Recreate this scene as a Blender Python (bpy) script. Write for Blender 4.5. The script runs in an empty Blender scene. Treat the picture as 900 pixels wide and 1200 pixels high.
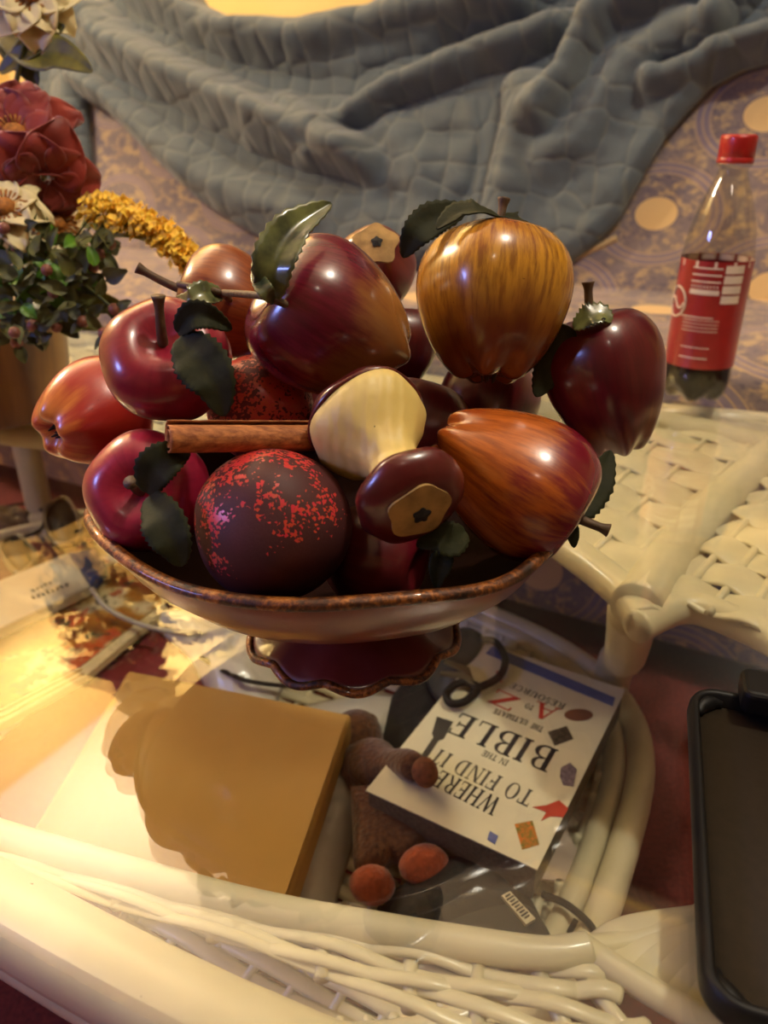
import bpy, math, random
import numpy as np
from mathutils import Vector, Matrix, noise
random.seed(4); rng = np.random.RandomState(7)
C = bpy.context.scene.collection
PI = math.pi
# ------------------------------------------------------------------ camera model (900x1200 frame)
PIT = math.radians(26); CAM = np.array([0, 0, .66]); GZ = .42          # GZ: top of the glass
CF = np.array([0, math.cos(PIT), -math.sin(PIT)]); CU = np.array([0, math.sin(PIT), math.cos(PIT)]); CX = np.array([1., 0, 0])
def ray(px, py): return (px-450)/900*CX + (600-py)/900*CU + CF
def at_z(px, py, z=GZ):                                                # pixel -> point on the level z
    d = ray(px, py); return CAM + d*((z-CAM[2])/d[2])
def at_d(px, py, d): return CAM + ray(px, py)*d
YAW = math.radians(-28); E1 = np.array([math.cos(YAW), math.sin(YAW), 0]); E2 = np.array([-math.sin(YAW), math.cos(YAW), 0])
def room(a, b, z=0): return E1*a + E2*b + np.array([0, 0, z])          # the room's own axes
# ------------------------------------------------------------------ mesh helpers
def obj(name, v, f, mat, parent=None, smooth=True):
    v = [tuple(float(c) for c in p) for p in v]
    if parent is not None:
        q = Vector((0, 0, 0)); r = parent
        while r is not None: q = q + r.location; r = r.parent
        v = [(p[0]-q.x, p[1]-q.y, p[2]-q.z) for p in v]
    me = bpy.data.meshes.new(name); me.from_pydata(v, [], [tuple(int(i) for i in a) for a in f]); me.validate()
    me.polygons.foreach_set('use_smooth', [smooth]*len(me.polygons))
    if mat: me.materials.append(mat)
    o = bpy.data.objects.new(name, me); C.objects.link(o)
    if parent is not None: o.parent = parent
    return o
def empty(name, loc):
    o = bpy.data.objects.new(name, None); o.empty_display_size = .02; o.location = tuple(float(c) for c in loc); C.objects.link(o); return o
def tag(o, label=None, cat=None, group=None, kind=None):
    if label: o['label'] = label
    if cat: o['category'] = cat
    if group: o['group'] = group
    if kind: o['kind'] = kind
    return o
def thing(name, label, cat, loc, group=None): return tag(empty(name, loc), label, cat, group)
def join(*parts):
    V, F = [], []
    for v, f in parts:
        n = len(V); V += list(v); F += [tuple(i+n for i in a) for a in f]
    return V, F
def nrm(a): a = np.array(a, float); return a/(np.linalg.norm(a)+1e-12)
def spline(pts, n=8, closed=False):
    P = [np.array(p, float) for p in pts]; out = []; m = len(P)
    for i in range(m if closed else m-1):
        p0, p1, p2, p3 = (P[(i-1) % m], P[i], P[(i+1) % m], P[(i+2) % m]) if closed else (P[max(i-1, 0)], P[i], P[i+1], P[min(i+2, m-1)])
        for k in range(n):
            t = k/n
            out.append(.5*((2*p1)+(-p0+p2)*t+(2*p0-5*p1+4*p2-p3)*t*t+(-p0+3*p1-3*p2+p3)*t**3))
    if not closed: out.append(P[-1])
    return out
def tube(pts, r, seg=12, closed=False, flat=1.0, up=(0, 0, 1)):
    pts = [np.array(p, float) for p in pts]; n = len(pts); V, F = [], []; up = np.array(up, float)
    for i, p in enumerate(pts):
        t = nrm(pts[(i+1) % n]-pts[i-1] if closed else pts[min(i+1, n-1)]-pts[max(i-1, 0)])
        a = np.cross(t, up); a = nrm(a) if np.linalg.norm(a) > 1e-4 else nrm(np.cross(t, (0, 1, .1)))
        b = np.cross(a, t); rr = r(i/(n-1)) if callable(r) else r
        for k in range(seg):
            w = 2*PI*k/seg; V.append(p+a*math.cos(w)*rr+b*math.sin(w)*rr*flat)
    for i in range(n if closed else n-1):
        for k in range(seg):
            j = (i+1) % n; F.append((i*seg+k, i*seg+(k+1) % seg, j*seg+(k+1) % seg, j*seg+k))
    if not closed: F += [tuple(range(seg))[::-1], tuple(range((n-1)*seg, n*seg))]
    return V, F
def lathe(prof, seg=64, c=(0, 0, 0), mod=None, caps=True):
    V, F = [], []
    for i, (r, z) in enumerate(prof):
        for k in range(seg):
            a = 2*PI*k/seg; rr, zz = (mod(r, z, a, i) if mod else (r, z)); V.append((c[0]+rr*math.cos(a), c[1]+rr*math.sin(a), c[2]+zz))
    for i in range(len(prof)-1):
        for k in range(seg): F.append((i*seg+k, i*seg+(k+1) % seg, (i+1)*seg+(k+1) % seg, (i+1)*seg+k))
    if caps: F += [tuple(range(seg))[::-1], tuple(range((len(prof)-1)*seg, len(prof)*seg))]
    return V, F
def prism(poly, z0, z1):
    n = len(poly); V = [(p[0], p[1], z0) for p in poly]+[(p[0], p[1], z1) for p in poly]
    F = [tuple(range(n))[::-1], tuple(range(n, 2*n))]+[(i, (i+1) % n, n+(i+1) % n, n+i) for i in range(n)]
    a = sum(poly[i][0]*poly[(i+1) % n][1]-poly[(i+1) % n][0]*poly[i][1] for i in range(n))
    if a < 0: F = [tuple(reversed(q)) for q in F]
    return V, F
def bevel(o, w, s=3):
    m = o.modifiers.new('b', 'BEVEL'); m.width = w; m.segments = s; m.limit_method = 'ANGLE'; m.angle_limit = math.radians(40); return o
def subsurf(o, l=2):
    m = o.modifiers.new('s', 'SUBSURF'); m.levels = l; m.render_levels = l; return o
def blob(c, r, seg=24, rings=14, amp=0, f=1, seed=0, rot=None):
    V, F = [], []
    for i in range(rings+1):
        th = PI*i/rings
        for k in range(seg):
            a = 2*PI*k/seg; d = np.array([math.sin(th)*math.cos(a), math.sin(th)*math.sin(a), math.cos(th)])
            s = 1+amp*noise.noise(Vector(d*f)+Vector((seed, seed*1.7, 0))); q = d*np.array(r)*s
            if rot is not None: q = rot@q
            V.append(np.array(c)+q)
    for i in range(rings):
        for k in range(seg): F.append((i*seg+k, (i+1)*seg+k, (i+1)*seg+(k+1) % seg, i*seg+(k+1) % seg))
    return V, F
# ------------------------------------------------------------------ materials
def lin(c):
    return tuple((x/12.92 if x <= .04045 else ((x+.055)/1.055)**2.4) for x in [q/255 for q in c])+(1,)
class N:
    def __init__(s, name):
        s.m = bpy.data.materials.new(name); s.m.use_nodes = True; s.t = s.m.node_tree; s.b = s.t.nodes['Principled BSDF']
    def n(s, ty, **k):
        x = s.t.nodes.new(ty)
        for a, v in k.items():
            if a.startswith('i_'):
                key = a[2:]; key = int(key) if key.isdigit() else key.replace('_', ' '); s.set(x.inputs[key], v)
            else: setattr(x, a, v)
        return x
    def set(s, i, v):
        if hasattr(v, 'outputs'): v = v.outputs[0]
        if isinstance(v, bpy.types.NodeSocket): s.t.links.new(v, i)
        else: i.default_value = v
    def p(s, **k):
        for a, v in k.items(): s.set(s.b.inputs[a.replace('_', ' ')], v)
    def math(s, op, a, b=0, c=None):
        x = s.n('ShaderNodeMath', operation=op); s.set(x.inputs[0], a); s.set(x.inputs[1], b)
        if c is not None: s.set(x.inputs[2], c)
        return x
    def mix(s, f, a, b):
        x = s.n('ShaderNodeMix', data_type='RGBA'); s.set(x.inputs[0], f); s.set(x.inputs[6], a); s.set(x.inputs[7], b); return x.outputs[2]
    def ramp(s, f, stops, interp='LINEAR'):
        x = s.n('ShaderNodeValToRGB'); s.set(x.inputs[0], f); e = x.color_ramp.elements; x.color_ramp.interpolation = interp
        while len(e) < len(stops): e.new(.5)
        for q, (p, c) in zip(e, stops): q.position = p; q.color = lin(c) if not isinstance(c, float) else (c, c, c, 1)
        return x.outputs[0]
    def coord(s, w='Object'): return s.n('ShaderNodeTexCoord').outputs[w]
    def noise(s, v=None, scale=5, det=4, rough=.5):
        x = s.n('ShaderNodeTexNoise'); s.set(x.inputs['Scale'], scale); s.set(x.inputs['Detail'], det); s.set(x.inputs['Roughness'], rough)
        if v is not None: s.set(x.inputs['Vector'], v)
        return x.outputs[0]
    def bump(s, h, st=.3, d=.002):
        x = s.n('ShaderNodeBump'); s.set(x.inputs['Strength'], st); s.set(x.inputs['Distance'], d); s.set(x.inputs['Height'], h); s.set(s.b.inputs['Normal'], x)
def plain(name, c, rough=.5, var=.12, scale=40, coat=0, metal=0, bump=0, c2=None, spec=.5, sheen=0):
    m = N(name); co = m.coord(); nz = m.noise(co, scale, 5)
    a = lin(c); b = lin(c2) if c2 else tuple(max(0, x*(1-var*2)) for x in a[:3])+(1,)
    m.p(Base_Color=m.mix(m.ramp(nz, [(.35, 0.), (.65, 1.)]), a, b), Roughness=rough, Metallic=metal, Coat_Weight=coat, Coat_Roughness=.08, Specular_IOR_Level=spec, Sheen_Weight=sheen)
    if bump: m.bump(nz, bump, .002)
    return m.m
M = {}
M['rattan'] = plain('white_rattan_paint', (216, 206, 172), .38, .06, 30, coat=.15, bump=.08)
def rattan_speck():
    m = N('painted_pole'); co = m.coord(); nz = m.noise(co, 12, 4); sp = m.noise(co, 260, 3, .7); st = m.noise(co, 60, 2)
    base = m.mix(m.ramp(nz, [(.35, 0.), (.7, 1.)]), lin((214, 204, 172)), lin((190, 178, 142)))
    k = m.math('MULTIPLY', m.math('GREATER_THAN', sp, .73), m.math('GREATER_THAN', st, .55))
    m.p(Base_Color=m.mix(k, base, lin((110, 92, 66))), Roughness=.4, Coat_Weight=.15); m.bump(nz, .15, .004); return m.m
M['pole'] = rattan_speck()
def glass_mat(name, tint, spec_col=(1, 1, 1, 1), base=.04, rough=0.0):
    m = N(name); t = m.t; t.nodes.remove(m.b)
    lw = m.n('ShaderNodeLayerWeight'); lw.inputs['Blend'].default_value = .5
    f = m.math('ADD', m.math('MULTIPLY', m.math('POWER', lw.outputs['Facing'], 5.0), 1-base), base)
    tr = m.n('ShaderNodeBsdfTransparent'); tr.inputs[0].default_value = tint
    gl = m.n('ShaderNodeBsdfGlossy'); gl.inputs['Roughness'].default_value = rough; gl.inputs['Color'].default_value = spec_col
    mx = m.n('ShaderNodeMixShader'); m.set(mx.inputs[0], f); m.set(mx.inputs[1], tr.outputs[0]); m.set(mx.inputs[2], gl.outputs[0])
    m.set([n for n in t.nodes if n.type == 'OUTPUT_MATERIAL'][0].inputs[0], mx.outputs[0]); return m.m
M['glass'] = glass_mat('table_glass', (.965, .975, .955, 1), base=.068)
M['pet'] = glass_mat('clear_plastic', (.86, .84, .80, 1), base=.06, rough=.04)
M['carpet'] = plain('maroon_carpet', (118, 46, 40), .95, .2, 220, bump=.6, c2=(92, 34, 30))
M['wall'] = plain('cream_wall', (240, 208, 132), .7, .04, 3)
M['ceil'] = plain('ceiling_paint', (232, 214, 190), .8, .03, 3); M['taupe'] = plain('taupe_wall', (128, 112, 92), .8, .03, 3)
# apples: streaks run from stem to calyx; 'cap' colour around the stem end, 'end' colour at the far end
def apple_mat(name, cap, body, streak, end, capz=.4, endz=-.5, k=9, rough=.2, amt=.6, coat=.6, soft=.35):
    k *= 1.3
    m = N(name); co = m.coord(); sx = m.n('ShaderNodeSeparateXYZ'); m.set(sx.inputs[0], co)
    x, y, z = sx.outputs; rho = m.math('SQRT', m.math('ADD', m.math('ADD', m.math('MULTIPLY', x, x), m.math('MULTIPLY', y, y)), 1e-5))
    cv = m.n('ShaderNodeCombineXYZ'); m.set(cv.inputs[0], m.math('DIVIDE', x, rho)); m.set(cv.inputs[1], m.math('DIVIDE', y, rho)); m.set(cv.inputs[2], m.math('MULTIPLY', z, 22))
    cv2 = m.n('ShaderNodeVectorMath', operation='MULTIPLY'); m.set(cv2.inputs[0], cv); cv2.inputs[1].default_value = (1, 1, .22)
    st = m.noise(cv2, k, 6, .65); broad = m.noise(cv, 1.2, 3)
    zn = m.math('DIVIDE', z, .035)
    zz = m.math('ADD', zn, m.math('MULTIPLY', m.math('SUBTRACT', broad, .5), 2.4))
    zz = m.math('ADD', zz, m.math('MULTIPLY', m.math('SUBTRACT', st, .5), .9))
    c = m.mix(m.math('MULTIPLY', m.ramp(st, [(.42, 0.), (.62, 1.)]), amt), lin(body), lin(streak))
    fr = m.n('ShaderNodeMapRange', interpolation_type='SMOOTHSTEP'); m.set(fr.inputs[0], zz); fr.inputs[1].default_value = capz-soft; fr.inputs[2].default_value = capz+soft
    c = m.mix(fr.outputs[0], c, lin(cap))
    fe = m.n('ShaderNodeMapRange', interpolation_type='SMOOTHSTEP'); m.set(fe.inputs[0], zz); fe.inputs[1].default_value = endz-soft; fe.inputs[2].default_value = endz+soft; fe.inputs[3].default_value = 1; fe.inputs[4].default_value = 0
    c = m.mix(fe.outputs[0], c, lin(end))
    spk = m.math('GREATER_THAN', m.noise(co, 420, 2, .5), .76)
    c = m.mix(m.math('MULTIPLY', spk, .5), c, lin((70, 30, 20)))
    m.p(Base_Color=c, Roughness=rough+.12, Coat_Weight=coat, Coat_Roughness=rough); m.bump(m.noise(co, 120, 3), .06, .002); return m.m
def glitter_mat(name, base, flake, thr=.5, lo=.47, up=(0, 0, 1)):
    m = N(name); co = m.coord(); v = m.n('ShaderNodeTexVoronoi'); m.set(v.inputs['Vector'], co); v.inputs['Scale'].default_value = 850
    sp = m.n('ShaderNodeSeparateColor'); m.set(sp.inputs[0], v.outputs['Color'])
    big = m.noise(co, 34, 5, .6); dt = m.n('ShaderNodeVectorMath', operation='DOT_PRODUCT'); m.set(dt.inputs[0], co); dt.inputs[1].default_value = up
    g = m.math('ADD', big, m.math('MULTIPLY', dt.outputs['Value'], 5.5))
    mask = m.math('GREATER_THAN', m.math('ADD', g, m.math('MULTIPLY', sp.outputs[0], .22)), thr+.12)
    c = m.mix(mask, m.mix(m.noise(co, 60, 3), lin(base), lin([b*.6 for b in base])), m.mix(sp.outputs[1], lin(flake), lin((196, 70, 40))))
    m.p(Base_Color=c, Roughness=m.math('SUBTRACT', .62, m.math('MULTIPLY', mask, .3))); m.bump(m.math('ADD', m.math('MULTIPLY', mask, .6), m.math('MULTIPLY', sp.outputs[2], .25)), .6, .0012); return m.m
M['stem'] = plain('stem_brown', (98, 72, 44), .6, .2, 200, bump=.4)
M['leaf'] = plain('dark_fabric_leaf', (44, 46, 24), .7, .15, 120, bump=.3, spec=.2)
M['leafshine'] = plain('pale_shiny_leaf', (116, 122, 72), .3, .25, 90, coat=.5, c2=(44, 52, 34))
# ------------------------------------------------------------------ setting
def box_room(a0, a1, b0, b1, z0, z1): return [room(a0, b0), room(a1, b0), room(a1, b1), room(a0, b1)], z0, z1
def slab(name, a0, a1, b0, b1, z0, z1, mat):
    o = obj(name, *prism(*box_room(a0, a1, b0, b1, z0, z1)), mat, smooth=False); o['kind'] = 'structure'; return o
RA0, RA1, RB0, RB1, RH = -2.3, 2.3, -2.4, 1.86, 2.42
slab('floor', RA0-.1, RA1+.1, RB0-.1, RB1+.1, -.1, 0, M['carpet'])
slab('ceiling', RA0-.1, RA1+.1, RB0-.1, RB1+.1, RH, RH+.1, M['ceil'])
slab('wall_back', RA0-.1, RA1+.1, RB1, RB1+.1, 0, RH, M['wall'])
slab('wall_front', RA0-.1, RA1+.1, RB0-.1, RB0, 0, RH, M['taupe'])
slab('wall_left', RA0-.1, RA0, RB0, RB1, 0, RH, M['wall'])
slab('wall_right', RA1, RA1+.1, RB0, RB1, 0, RH, M['taupe'])
slab('baseboard_back', RA0, RA1, RB1-.015, RB1, 0, .1, M['ceil'])
# added out-of-view dark window and frame, darkens the reflection in the glass top
w1 = slab('added_dark_window', -1.42, 1.7, RB1-.012, RB1-.002, 1.14, 2.32, plain('added_dark_pane', (22, 22, 26), .35, .1, 3))
for a0, a1, z0, z1 in ((-1.46, 1.74, 2.30, 2.35), (-1.46, 1.74, 1.10, 1.15), (-1.46, -1.41, 1.15, 2.30), (1.69, 1.74, 1.15, 2.30), (-.64, -.60, 1.15, 2.30), (.52, .56, 1.15, 2.30)):
    obj('added_window_frame', *prism([room(a0, RB1-.03), room(a1, RB1-.03), room(a1, RB1), room(a0, RB1)], z0, z1), M['taupe'], w1, False)
# ------------------------------------------------------------------ sofa
def sofa_mat():
    m = N('medallion_upholstery'); co = m.coord('UV'); mp = m.n('ShaderNodeMapping'); m.set(mp.inputs[0], co); mp.inputs['Rotation'].default_value = (0, 0, .6); mp.inputs['Location'].default_value = (.035, .06, 0)
    v = m.n('ShaderNodeTexVoronoi', feature='F1'); m.set(v.inputs['Vector'], mp); v.inputs['Scale'].default_value = 1/.235; v.inputs['Randomness'].default_value = 0.0
    d = m.math('MULTIPLY', v.outputs['Distance'], .235)
    n1 = m.noise(co, 40, 5, .65); n2 = m.noise(co, 130, 3, .6); n0 = m.noise(co, 9, 3)
    beige, purp, dk = lin((178, 150, 108)), lin((86, 78, 98)), lin((52, 50, 80))
    sp = m.ramp(n1, [(.40, 0.), (.51, 1.)])
    c = m.mix(m.math('MULTIPLY', sp, .85), beige, purp)
    c = m.mix(m.math('MULTIPLY', m.ramp(n2, [(.54, 0.), (.62, 1.)]), .6), c, dk)
    c = m.mix(m.math('MULTIPLY', m.ramp(n0, [(.35, 0.), (.65, 1.)]), .35), c, lin((150, 132, 118)))
    def ring(r0, w): return m.math('LESS_THAN', m.math('ABSOLUTE', m.math('SUBTRACT', d, r0)), w)
    c = m.mix(m.math('MULTIPLY', ring(.092, .0125), .75), c, lin((122, 108, 122)))
    c = m.mix(m.math('MULTIPLY', ring(.081, .0012), .8), c, beige); c = m.mix(m.math('MULTIPLY', ring(.103, .0012), .8), c, beige)
    c = m.mix(m.math('MULTIPLY', ring(.092, .0012), .8), c, beige)
    c = m.mix(m.math('LESS_THAN', d, .036), c, lin((96, 84, 96))); c = m.mix(m.math('LESS_THAN', d, .0335), c, lin((206, 172, 118)))
    m.p(Base_Color=c, Roughness=.85, Sheen_Weight=.2); m.bump(m.noise(co, 500, 2), .3, .001); return m.m
M['sofa'] = sofa_mat(); M['piping'] = plain('cream_piping', (206, 176, 124), .8)
BK0, BZ0, BK1, BZ1 = 1.34, .40, 1.50, .84                              # front face of the backrest
def back_pt(a, z): return room(a, BK0+(z-BZ0)/(BZ1-BZ0)*(BK1-BK0), z)
BN = nrm(-E2*(BZ1-BZ0)+np.array([0, 0, 1])*(BK1-BK0))
def on_back(px, py):
    d = ray(px, py); p0 = back_pt(0, BZ0); t = np.dot(p0-CAM, BN)/np.dot(d, BN); return CAM+d*t
def set_uv(o, fn):
    me = o.data; uv = me.uv_layers.new(name='UVMap'); q = Vector((0, 0, 0)); r = o.parent
    while r is not None: q = q+r.location; r = r.parent
    for l in me.loops:
        p = me.vertices[l.vertex_index].co+q; uv.data[l.index].uv = fn(np.array(p))
def uv_room(p): return (float(np.dot(p, E1)), float(p[2]+.9*np.dot(p, E2)))
sofa = thing('sofa', 'sofa with beige and violet medallion print behind the glass table', 'sofa', room(-.3, 1.2, 0))
def padded(name, prof, a0, a1, mat, parent, na=24):
    """a cushion swept along the room's long axis; prof = closed section (depth, height); ends are rounded"""
    P = spline([(p[0], p[1], 0) for p in prof], 6, True); c = np.mean(P, 0); V, F = [], []; n = len(P); L = a1-a0
    st = [0, .004, .012, .025, .045]; ss = [a0+x for x in st]+list(np.linspace(a0+.07, a1-.07, na))+[a1-x for x in st[::-1]]
    for a in ss:
        e = min(a-a0, a1-a); k = 1-.05*(1-math.sqrt(max(0, 1-(1-min(e/.045, 1))**2)))
        for q in P:
            w = c+(q-c)*k; V.append(room(a, w[0], w[1]))
    for i in range(len(ss)-1):
        for k in range(n): F.append((i*n+k, (i+1)*n+k, (i+1)*n+(k+1) % n, i*n+(k+1) % n))
    F += [tuple(range(n)), tuple(range((len(ss)-1)*n, len(ss)*n))[::-1]]
    o = obj(name, V, F, mat, parent); set_uv(o, uv_room); return o
padded('backrest', [(BK0-.02, .3), (BK0, .42), (1.42, .63), (BK1-.01, .81), (BK1+.03, .85), (BK1+.13, .86), (BK1+.2, .82), (BK1+.24, .6), (BK1+.24, .3), (1.5, .26)], -1.60, .86, M['sofa'], sofa)
padded('seat', [(.90, .2), (.885, .32), (.895, .40), (.93, .435), (1.1, .445), (1.3, .435), (1.36, .42), (1.37, .3), (1.36, .2), (1.1, .18)], -1.5, .84, M['sofa'], sofa)
for a in (-1.79, .88): padded('armrest', [(.90, .2), (.89, .5), (.91, .585), (.99, .61), (1.3, .615), (1.5, .6), (1.6, .5), (1.6, .2), (1.3, .17), (1.0, .17)], a, a+.17, M['sofa'], sofa)
base = obj('base_frame', *prism(*box_room(-1.68, 1.03, .93, 1.7, .05, .2)), M['sofa'], sofa, False); set_uv(base, uv_room)
for a in (-1.62, .97):
    for b in (.98, 1.62): obj('leg', *lathe([(.018, 0), (.026, .06)], 16, room(a, b, 0)), M['stem'], sofa)
# pale piping seen below the blanket on the backrest
pp = [on_back(x, y)+BN*.008 for x, y in ((560, 352), (640, 318), (690, 296), (724, 280))]
obj('piping', *tube(spline(pp, 6), .0055, 10), M['piping'], sofa)
# ------------------------------------------------------------------ blanket
def blanket_mat():
    m = N('quilted_blue_grey_cotton'); co = m.coord('UV')
    wob = m.n('ShaderNodeVectorMath', operation='MULTIPLY_ADD'); nn = m.n('ShaderNodeTexNoise'); m.set(nn.inputs['Vector'], co); nn.inputs['Scale'].default_value = 9
    m.set(wob.inputs[0], nn.outputs['Color']); wob.inputs[1].default_value = (.02, .02, 0); m.set(wob.inputs[2], co)
    v = m.n('ShaderNodeTexVoronoi', feature='DISTANCE_TO_EDGE'); m.set(v.inputs['Vector'], wob); v.inputs['Scale'].default_value = 19; v.inputs['Randomness'].default_value = .5
    ed = m.ramp(v.outputs['Distance'], [(0, 0.), (.10, .55), (.35, 1.)])
    seam = m.ramp(v.outputs['Distance'], [(.02, 1.), (.07, 0.)])
    wr = m.noise(co, 60, 4, .6)
    c = m.mix(m.noise(co, 6, 3), lin((88, 94, 94)), lin((72, 84, 94))); c = m.mix(m.math('MULTIPLY', seam, .25), c, lin((116, 118, 108)))
    m.p(Base_Color=c, Roughness=.9, Sheen_Weight=.25)
    m.bump(m.math('ADD', ed, m.math('MULTIPLY', wr, .35)), .5, .008); return m.m
M['blanket'] = blanket_mat()
def pl(x, pts):
    return np.interp(x, [p[0] for p in pts], [p[1] for p in pts])
TOP = [(30, -30), (200, -30), (222, -14), (245, 18), (290, 38), (340, 34), (390, 32), (440, 20), (466, -6), (484, -34), (1000, -40)]
BOT = [(30, 60), (62, 66), (80, 92), (110, 118), (140, 134), (190, 185), (240, 232), (285, 262), (330, 285), (430, 305), (560, 318), (640, 318), (672, 306), (700, 284), (722, 262), (748, 215), (775, 168), (800, 138), (832, 104), (870, 84), (910, 74), (1000, 70)]
RIDGE = [  # (amplitude m, width px, polyline)
 (.050, 17, [(70, -20), (100, 12), (150, 62), (205, 92), (262, 120), (330, 152), (400, 175), (440, 205)]),
 (-.020, 14, [(120, -10), (165, 30), (210, 58), (290, 92), (370, 110), (430, 112), (480, 90)]),
 (.045, 20, [(160, -20), (215, 18), (290, 52), (370, 62), (450, 45), (520, 30), (600, 12), (640, -20)]),
 (-.026, 12, [(95, 70), (150, 105), (220, 148), (300, 192), (380, 212), (430, 222)]),
 (.022, 18, [(110, 100), (170, 150), (230, 200), (300, 240), (380, 262)]),
 (.040, 14, [(436, 145), (470, 118), (520, 98), (575, 74), (640, 56), (690, 40), (720, 0)]),
 (-.022, 10, [(430, 160), (480, 135), (540, 118), (600, 100), (650, 82)]),
 (-.018, 12, [(450, 100), (520, 78), (590, 52), (640, 34), (690, 5)]),
 (.020, 22, [(470, 160), (500, 200), (510, 250), (520, 300)]),
 (-.040, 14, [(585, 110), (588, 160), (575, 215), (556, 270), (540, 310)]),
 (.034, 26, [(620, 120), (610, 170), (600, 220), (590, 280)]),
 (.050, 15, [(640, 150), (668, 112), (684, 74), (716, 36), (765, 20), (815, 2), (840, -20)]),
 (-.030, 11, [(655, 90), (670, 62), (690, 30), (730, 6), (770, -15)]),
 (.028, 20, [(650, 200), (690, 165), (715, 130), (740, 90), (790, 60), (830, 48)]),
 (.036, 12, [(770, 110), (800, 102), (832, 84), (862, 68), (910, 62)]),
 (-.022, 9, [(780, 92), (820, 80), (850, 60), (880, 40), (900, 10)]),
 (.030, 18, [(830, 60), (845, 20), (880, -10)]),
 (-.016, 10, [(826, 55), (822, 30), (832, 5)]),
 (.018, 12, [(560, 20), (600, 32), (630, 10), (650, -15)]),
 (.022, 16, [(320, 170), (370, 200), (430, 190)]),
 (.016, 8, [(350, 130), (395, 160), (420, 150)]), (.014, 7, [(300, 130), (350, 160), (385, 195)]),
]
def seg_d(X, Y, pts):
    D = np.full(X.shape, 1e9)
    for (x0, y0), (x1, y1) in zip(pts[:-1], pts[1:]):
        dx, dy = x1-x0, y1-y0; t = np.clip(((X-x0)*dx+(Y-y0)*dy)/(dx*dx+dy*dy), 0, 1); D = np.minimum(D, np.hypot(X-x0-t*dx, Y-y0-t*dy))
    return D
nx, ny = 330, 130
xs = np.linspace(52, 985, nx); X = np.repeat(xs[:, None], ny, 1); T = np.linspace(0, 1, ny)[None, :]
top = pl(xs, TOP)[:, None]; bot = pl(xs, BOT)[:, None]; Y = top+(bot-top)*T
H = np.full(X.shape, .022)
for A, w, pts in RIDGE: H += 1.15*A*np.exp(-(seg_d(X, Y, pts)/w)**2)
for i in range(nx):
    for j in range(ny): H[i, j] += .010*noise.noise(Vector((X[i, j]/70, Y[i, j]/45, 3)))+.005*noise.noise(Vector((X[i, j]/22, Y[i, j]/18, 9)))
edge = np.minimum((Y-top), (bot-Y)); edge = np.minimum(edge, X-52); H = np.maximum(H, .012)*np.clip(np.sqrt(np.clip(edge, 0, 14)/14), .0, 1)+.004
V = []; UV = []
for i in range(nx):
    for j in range(ny):
        p = on_back(X[i, j], Y[i, j]); UV.append((float(np.dot(p, E1)), float(p[2])))
        if p[2] > .845: p = room(np.dot(p, E1), BK1+.01+(p[2]-.845)*.5, p[2])+0
        V.append(p+BN*(H[i, j]+.012))
F = [(i*ny+j, (i+1)*ny+j, (i+1)*ny+j+1, i*ny+j+1) for i in range(nx-1) for j in range(ny-1)]
bl = thing('blanket', 'blue grey quilted blanket draped in folds over the sofa back', 'blanket', room(-.2, 1.45, .6))
bo = obj('quilted_cloth', V, F, M['blanket'], bl); uv = bo.data.uv_layers.new(name='UVMap')
for l in bo.data.loops: uv.data[l.index].uv = UV[l.vertex_index]
sm = bo.modifiers.new('t', 'SOLIDIFY'); sm.thickness = .008; sm.offset = -1
# the hanging corner at the left
nx2, ny2 = 30, 50; V = []; UV = []
for i in range(nx2):
    for j in range(ny2):
        t = j/(ny2-1); y = 70+t*(243-70); xl = 40+6*t; xr = 104+14*t**.8 if t < .75 else 104+14*t**.8-60*(t-.75)**1.2*2
        u = i/(nx2-1); x = xl+(xr-xl)*u; p = on_back(x, y); e = min(u, 1-u, (1-t)*1.4)
        V.append(p+BN*(.02+.025*math.sqrt(min(e*4, 1))+.008*math.sin(u*9+t*2))); UV.append((float(np.dot(p, E1)), float(p[2])))
F = [(i*ny2+j, i*ny2+j+1, (i+1)*ny2+j+1, (i+1)*ny2+j) for i in range(nx2-1) for j in range(ny2-1)]
bo = obj('hanging_corner', V, F, M['blanket'], bl); uv = bo.data.uv_layers.new(name='UVMap')
for l in bo.data.loops: uv.data[l.index].uv = UV[l.vertex_index]
sm = bo.modifiers.new('t', 'SOLIDIFY'); sm.thickness = .006
# ------------------------------------------------------------------ coffee table
TC = (-.40, .45)
def outline(k=1.0, n=120, dz=0):
    P = []
    for i in range(n):
        a = 2*PI*i/n; c, s = math.cos(a), math.sin(a)
        x, y = .62*math.copysign(abs(c)**.55, c), .36*math.copysign(abs(s)**.55, s)
        P.append(room(TC[0]+x*k, TC[1]+y*k, dz))
    return P
table = thing('coffee_table', 'white wicker coffee table with oval glass top and open lower shelf', 'table', room(TC[0], TC[1], 0))
gt = obj('glass_top', *prism(outline(1.0, 160), GZ-.008, GZ), M['glass'], table, False); tag(gt, 'clear scratched glass')
PZ = GZ-.008
def off(k, dz): return [p for p in outline(k, 120, dz)]
obj('rim_pole', *tube(off(.962, PZ-.0165), .0155, 20, True), M['pole'], table)
obj('rim_pole', *tube(off(.975, PZ-.034), .0075, 16, True), M['pole'], table)
def zpt(px, py, dz=.012): return at_z(px, py, PZ-dz)
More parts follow.
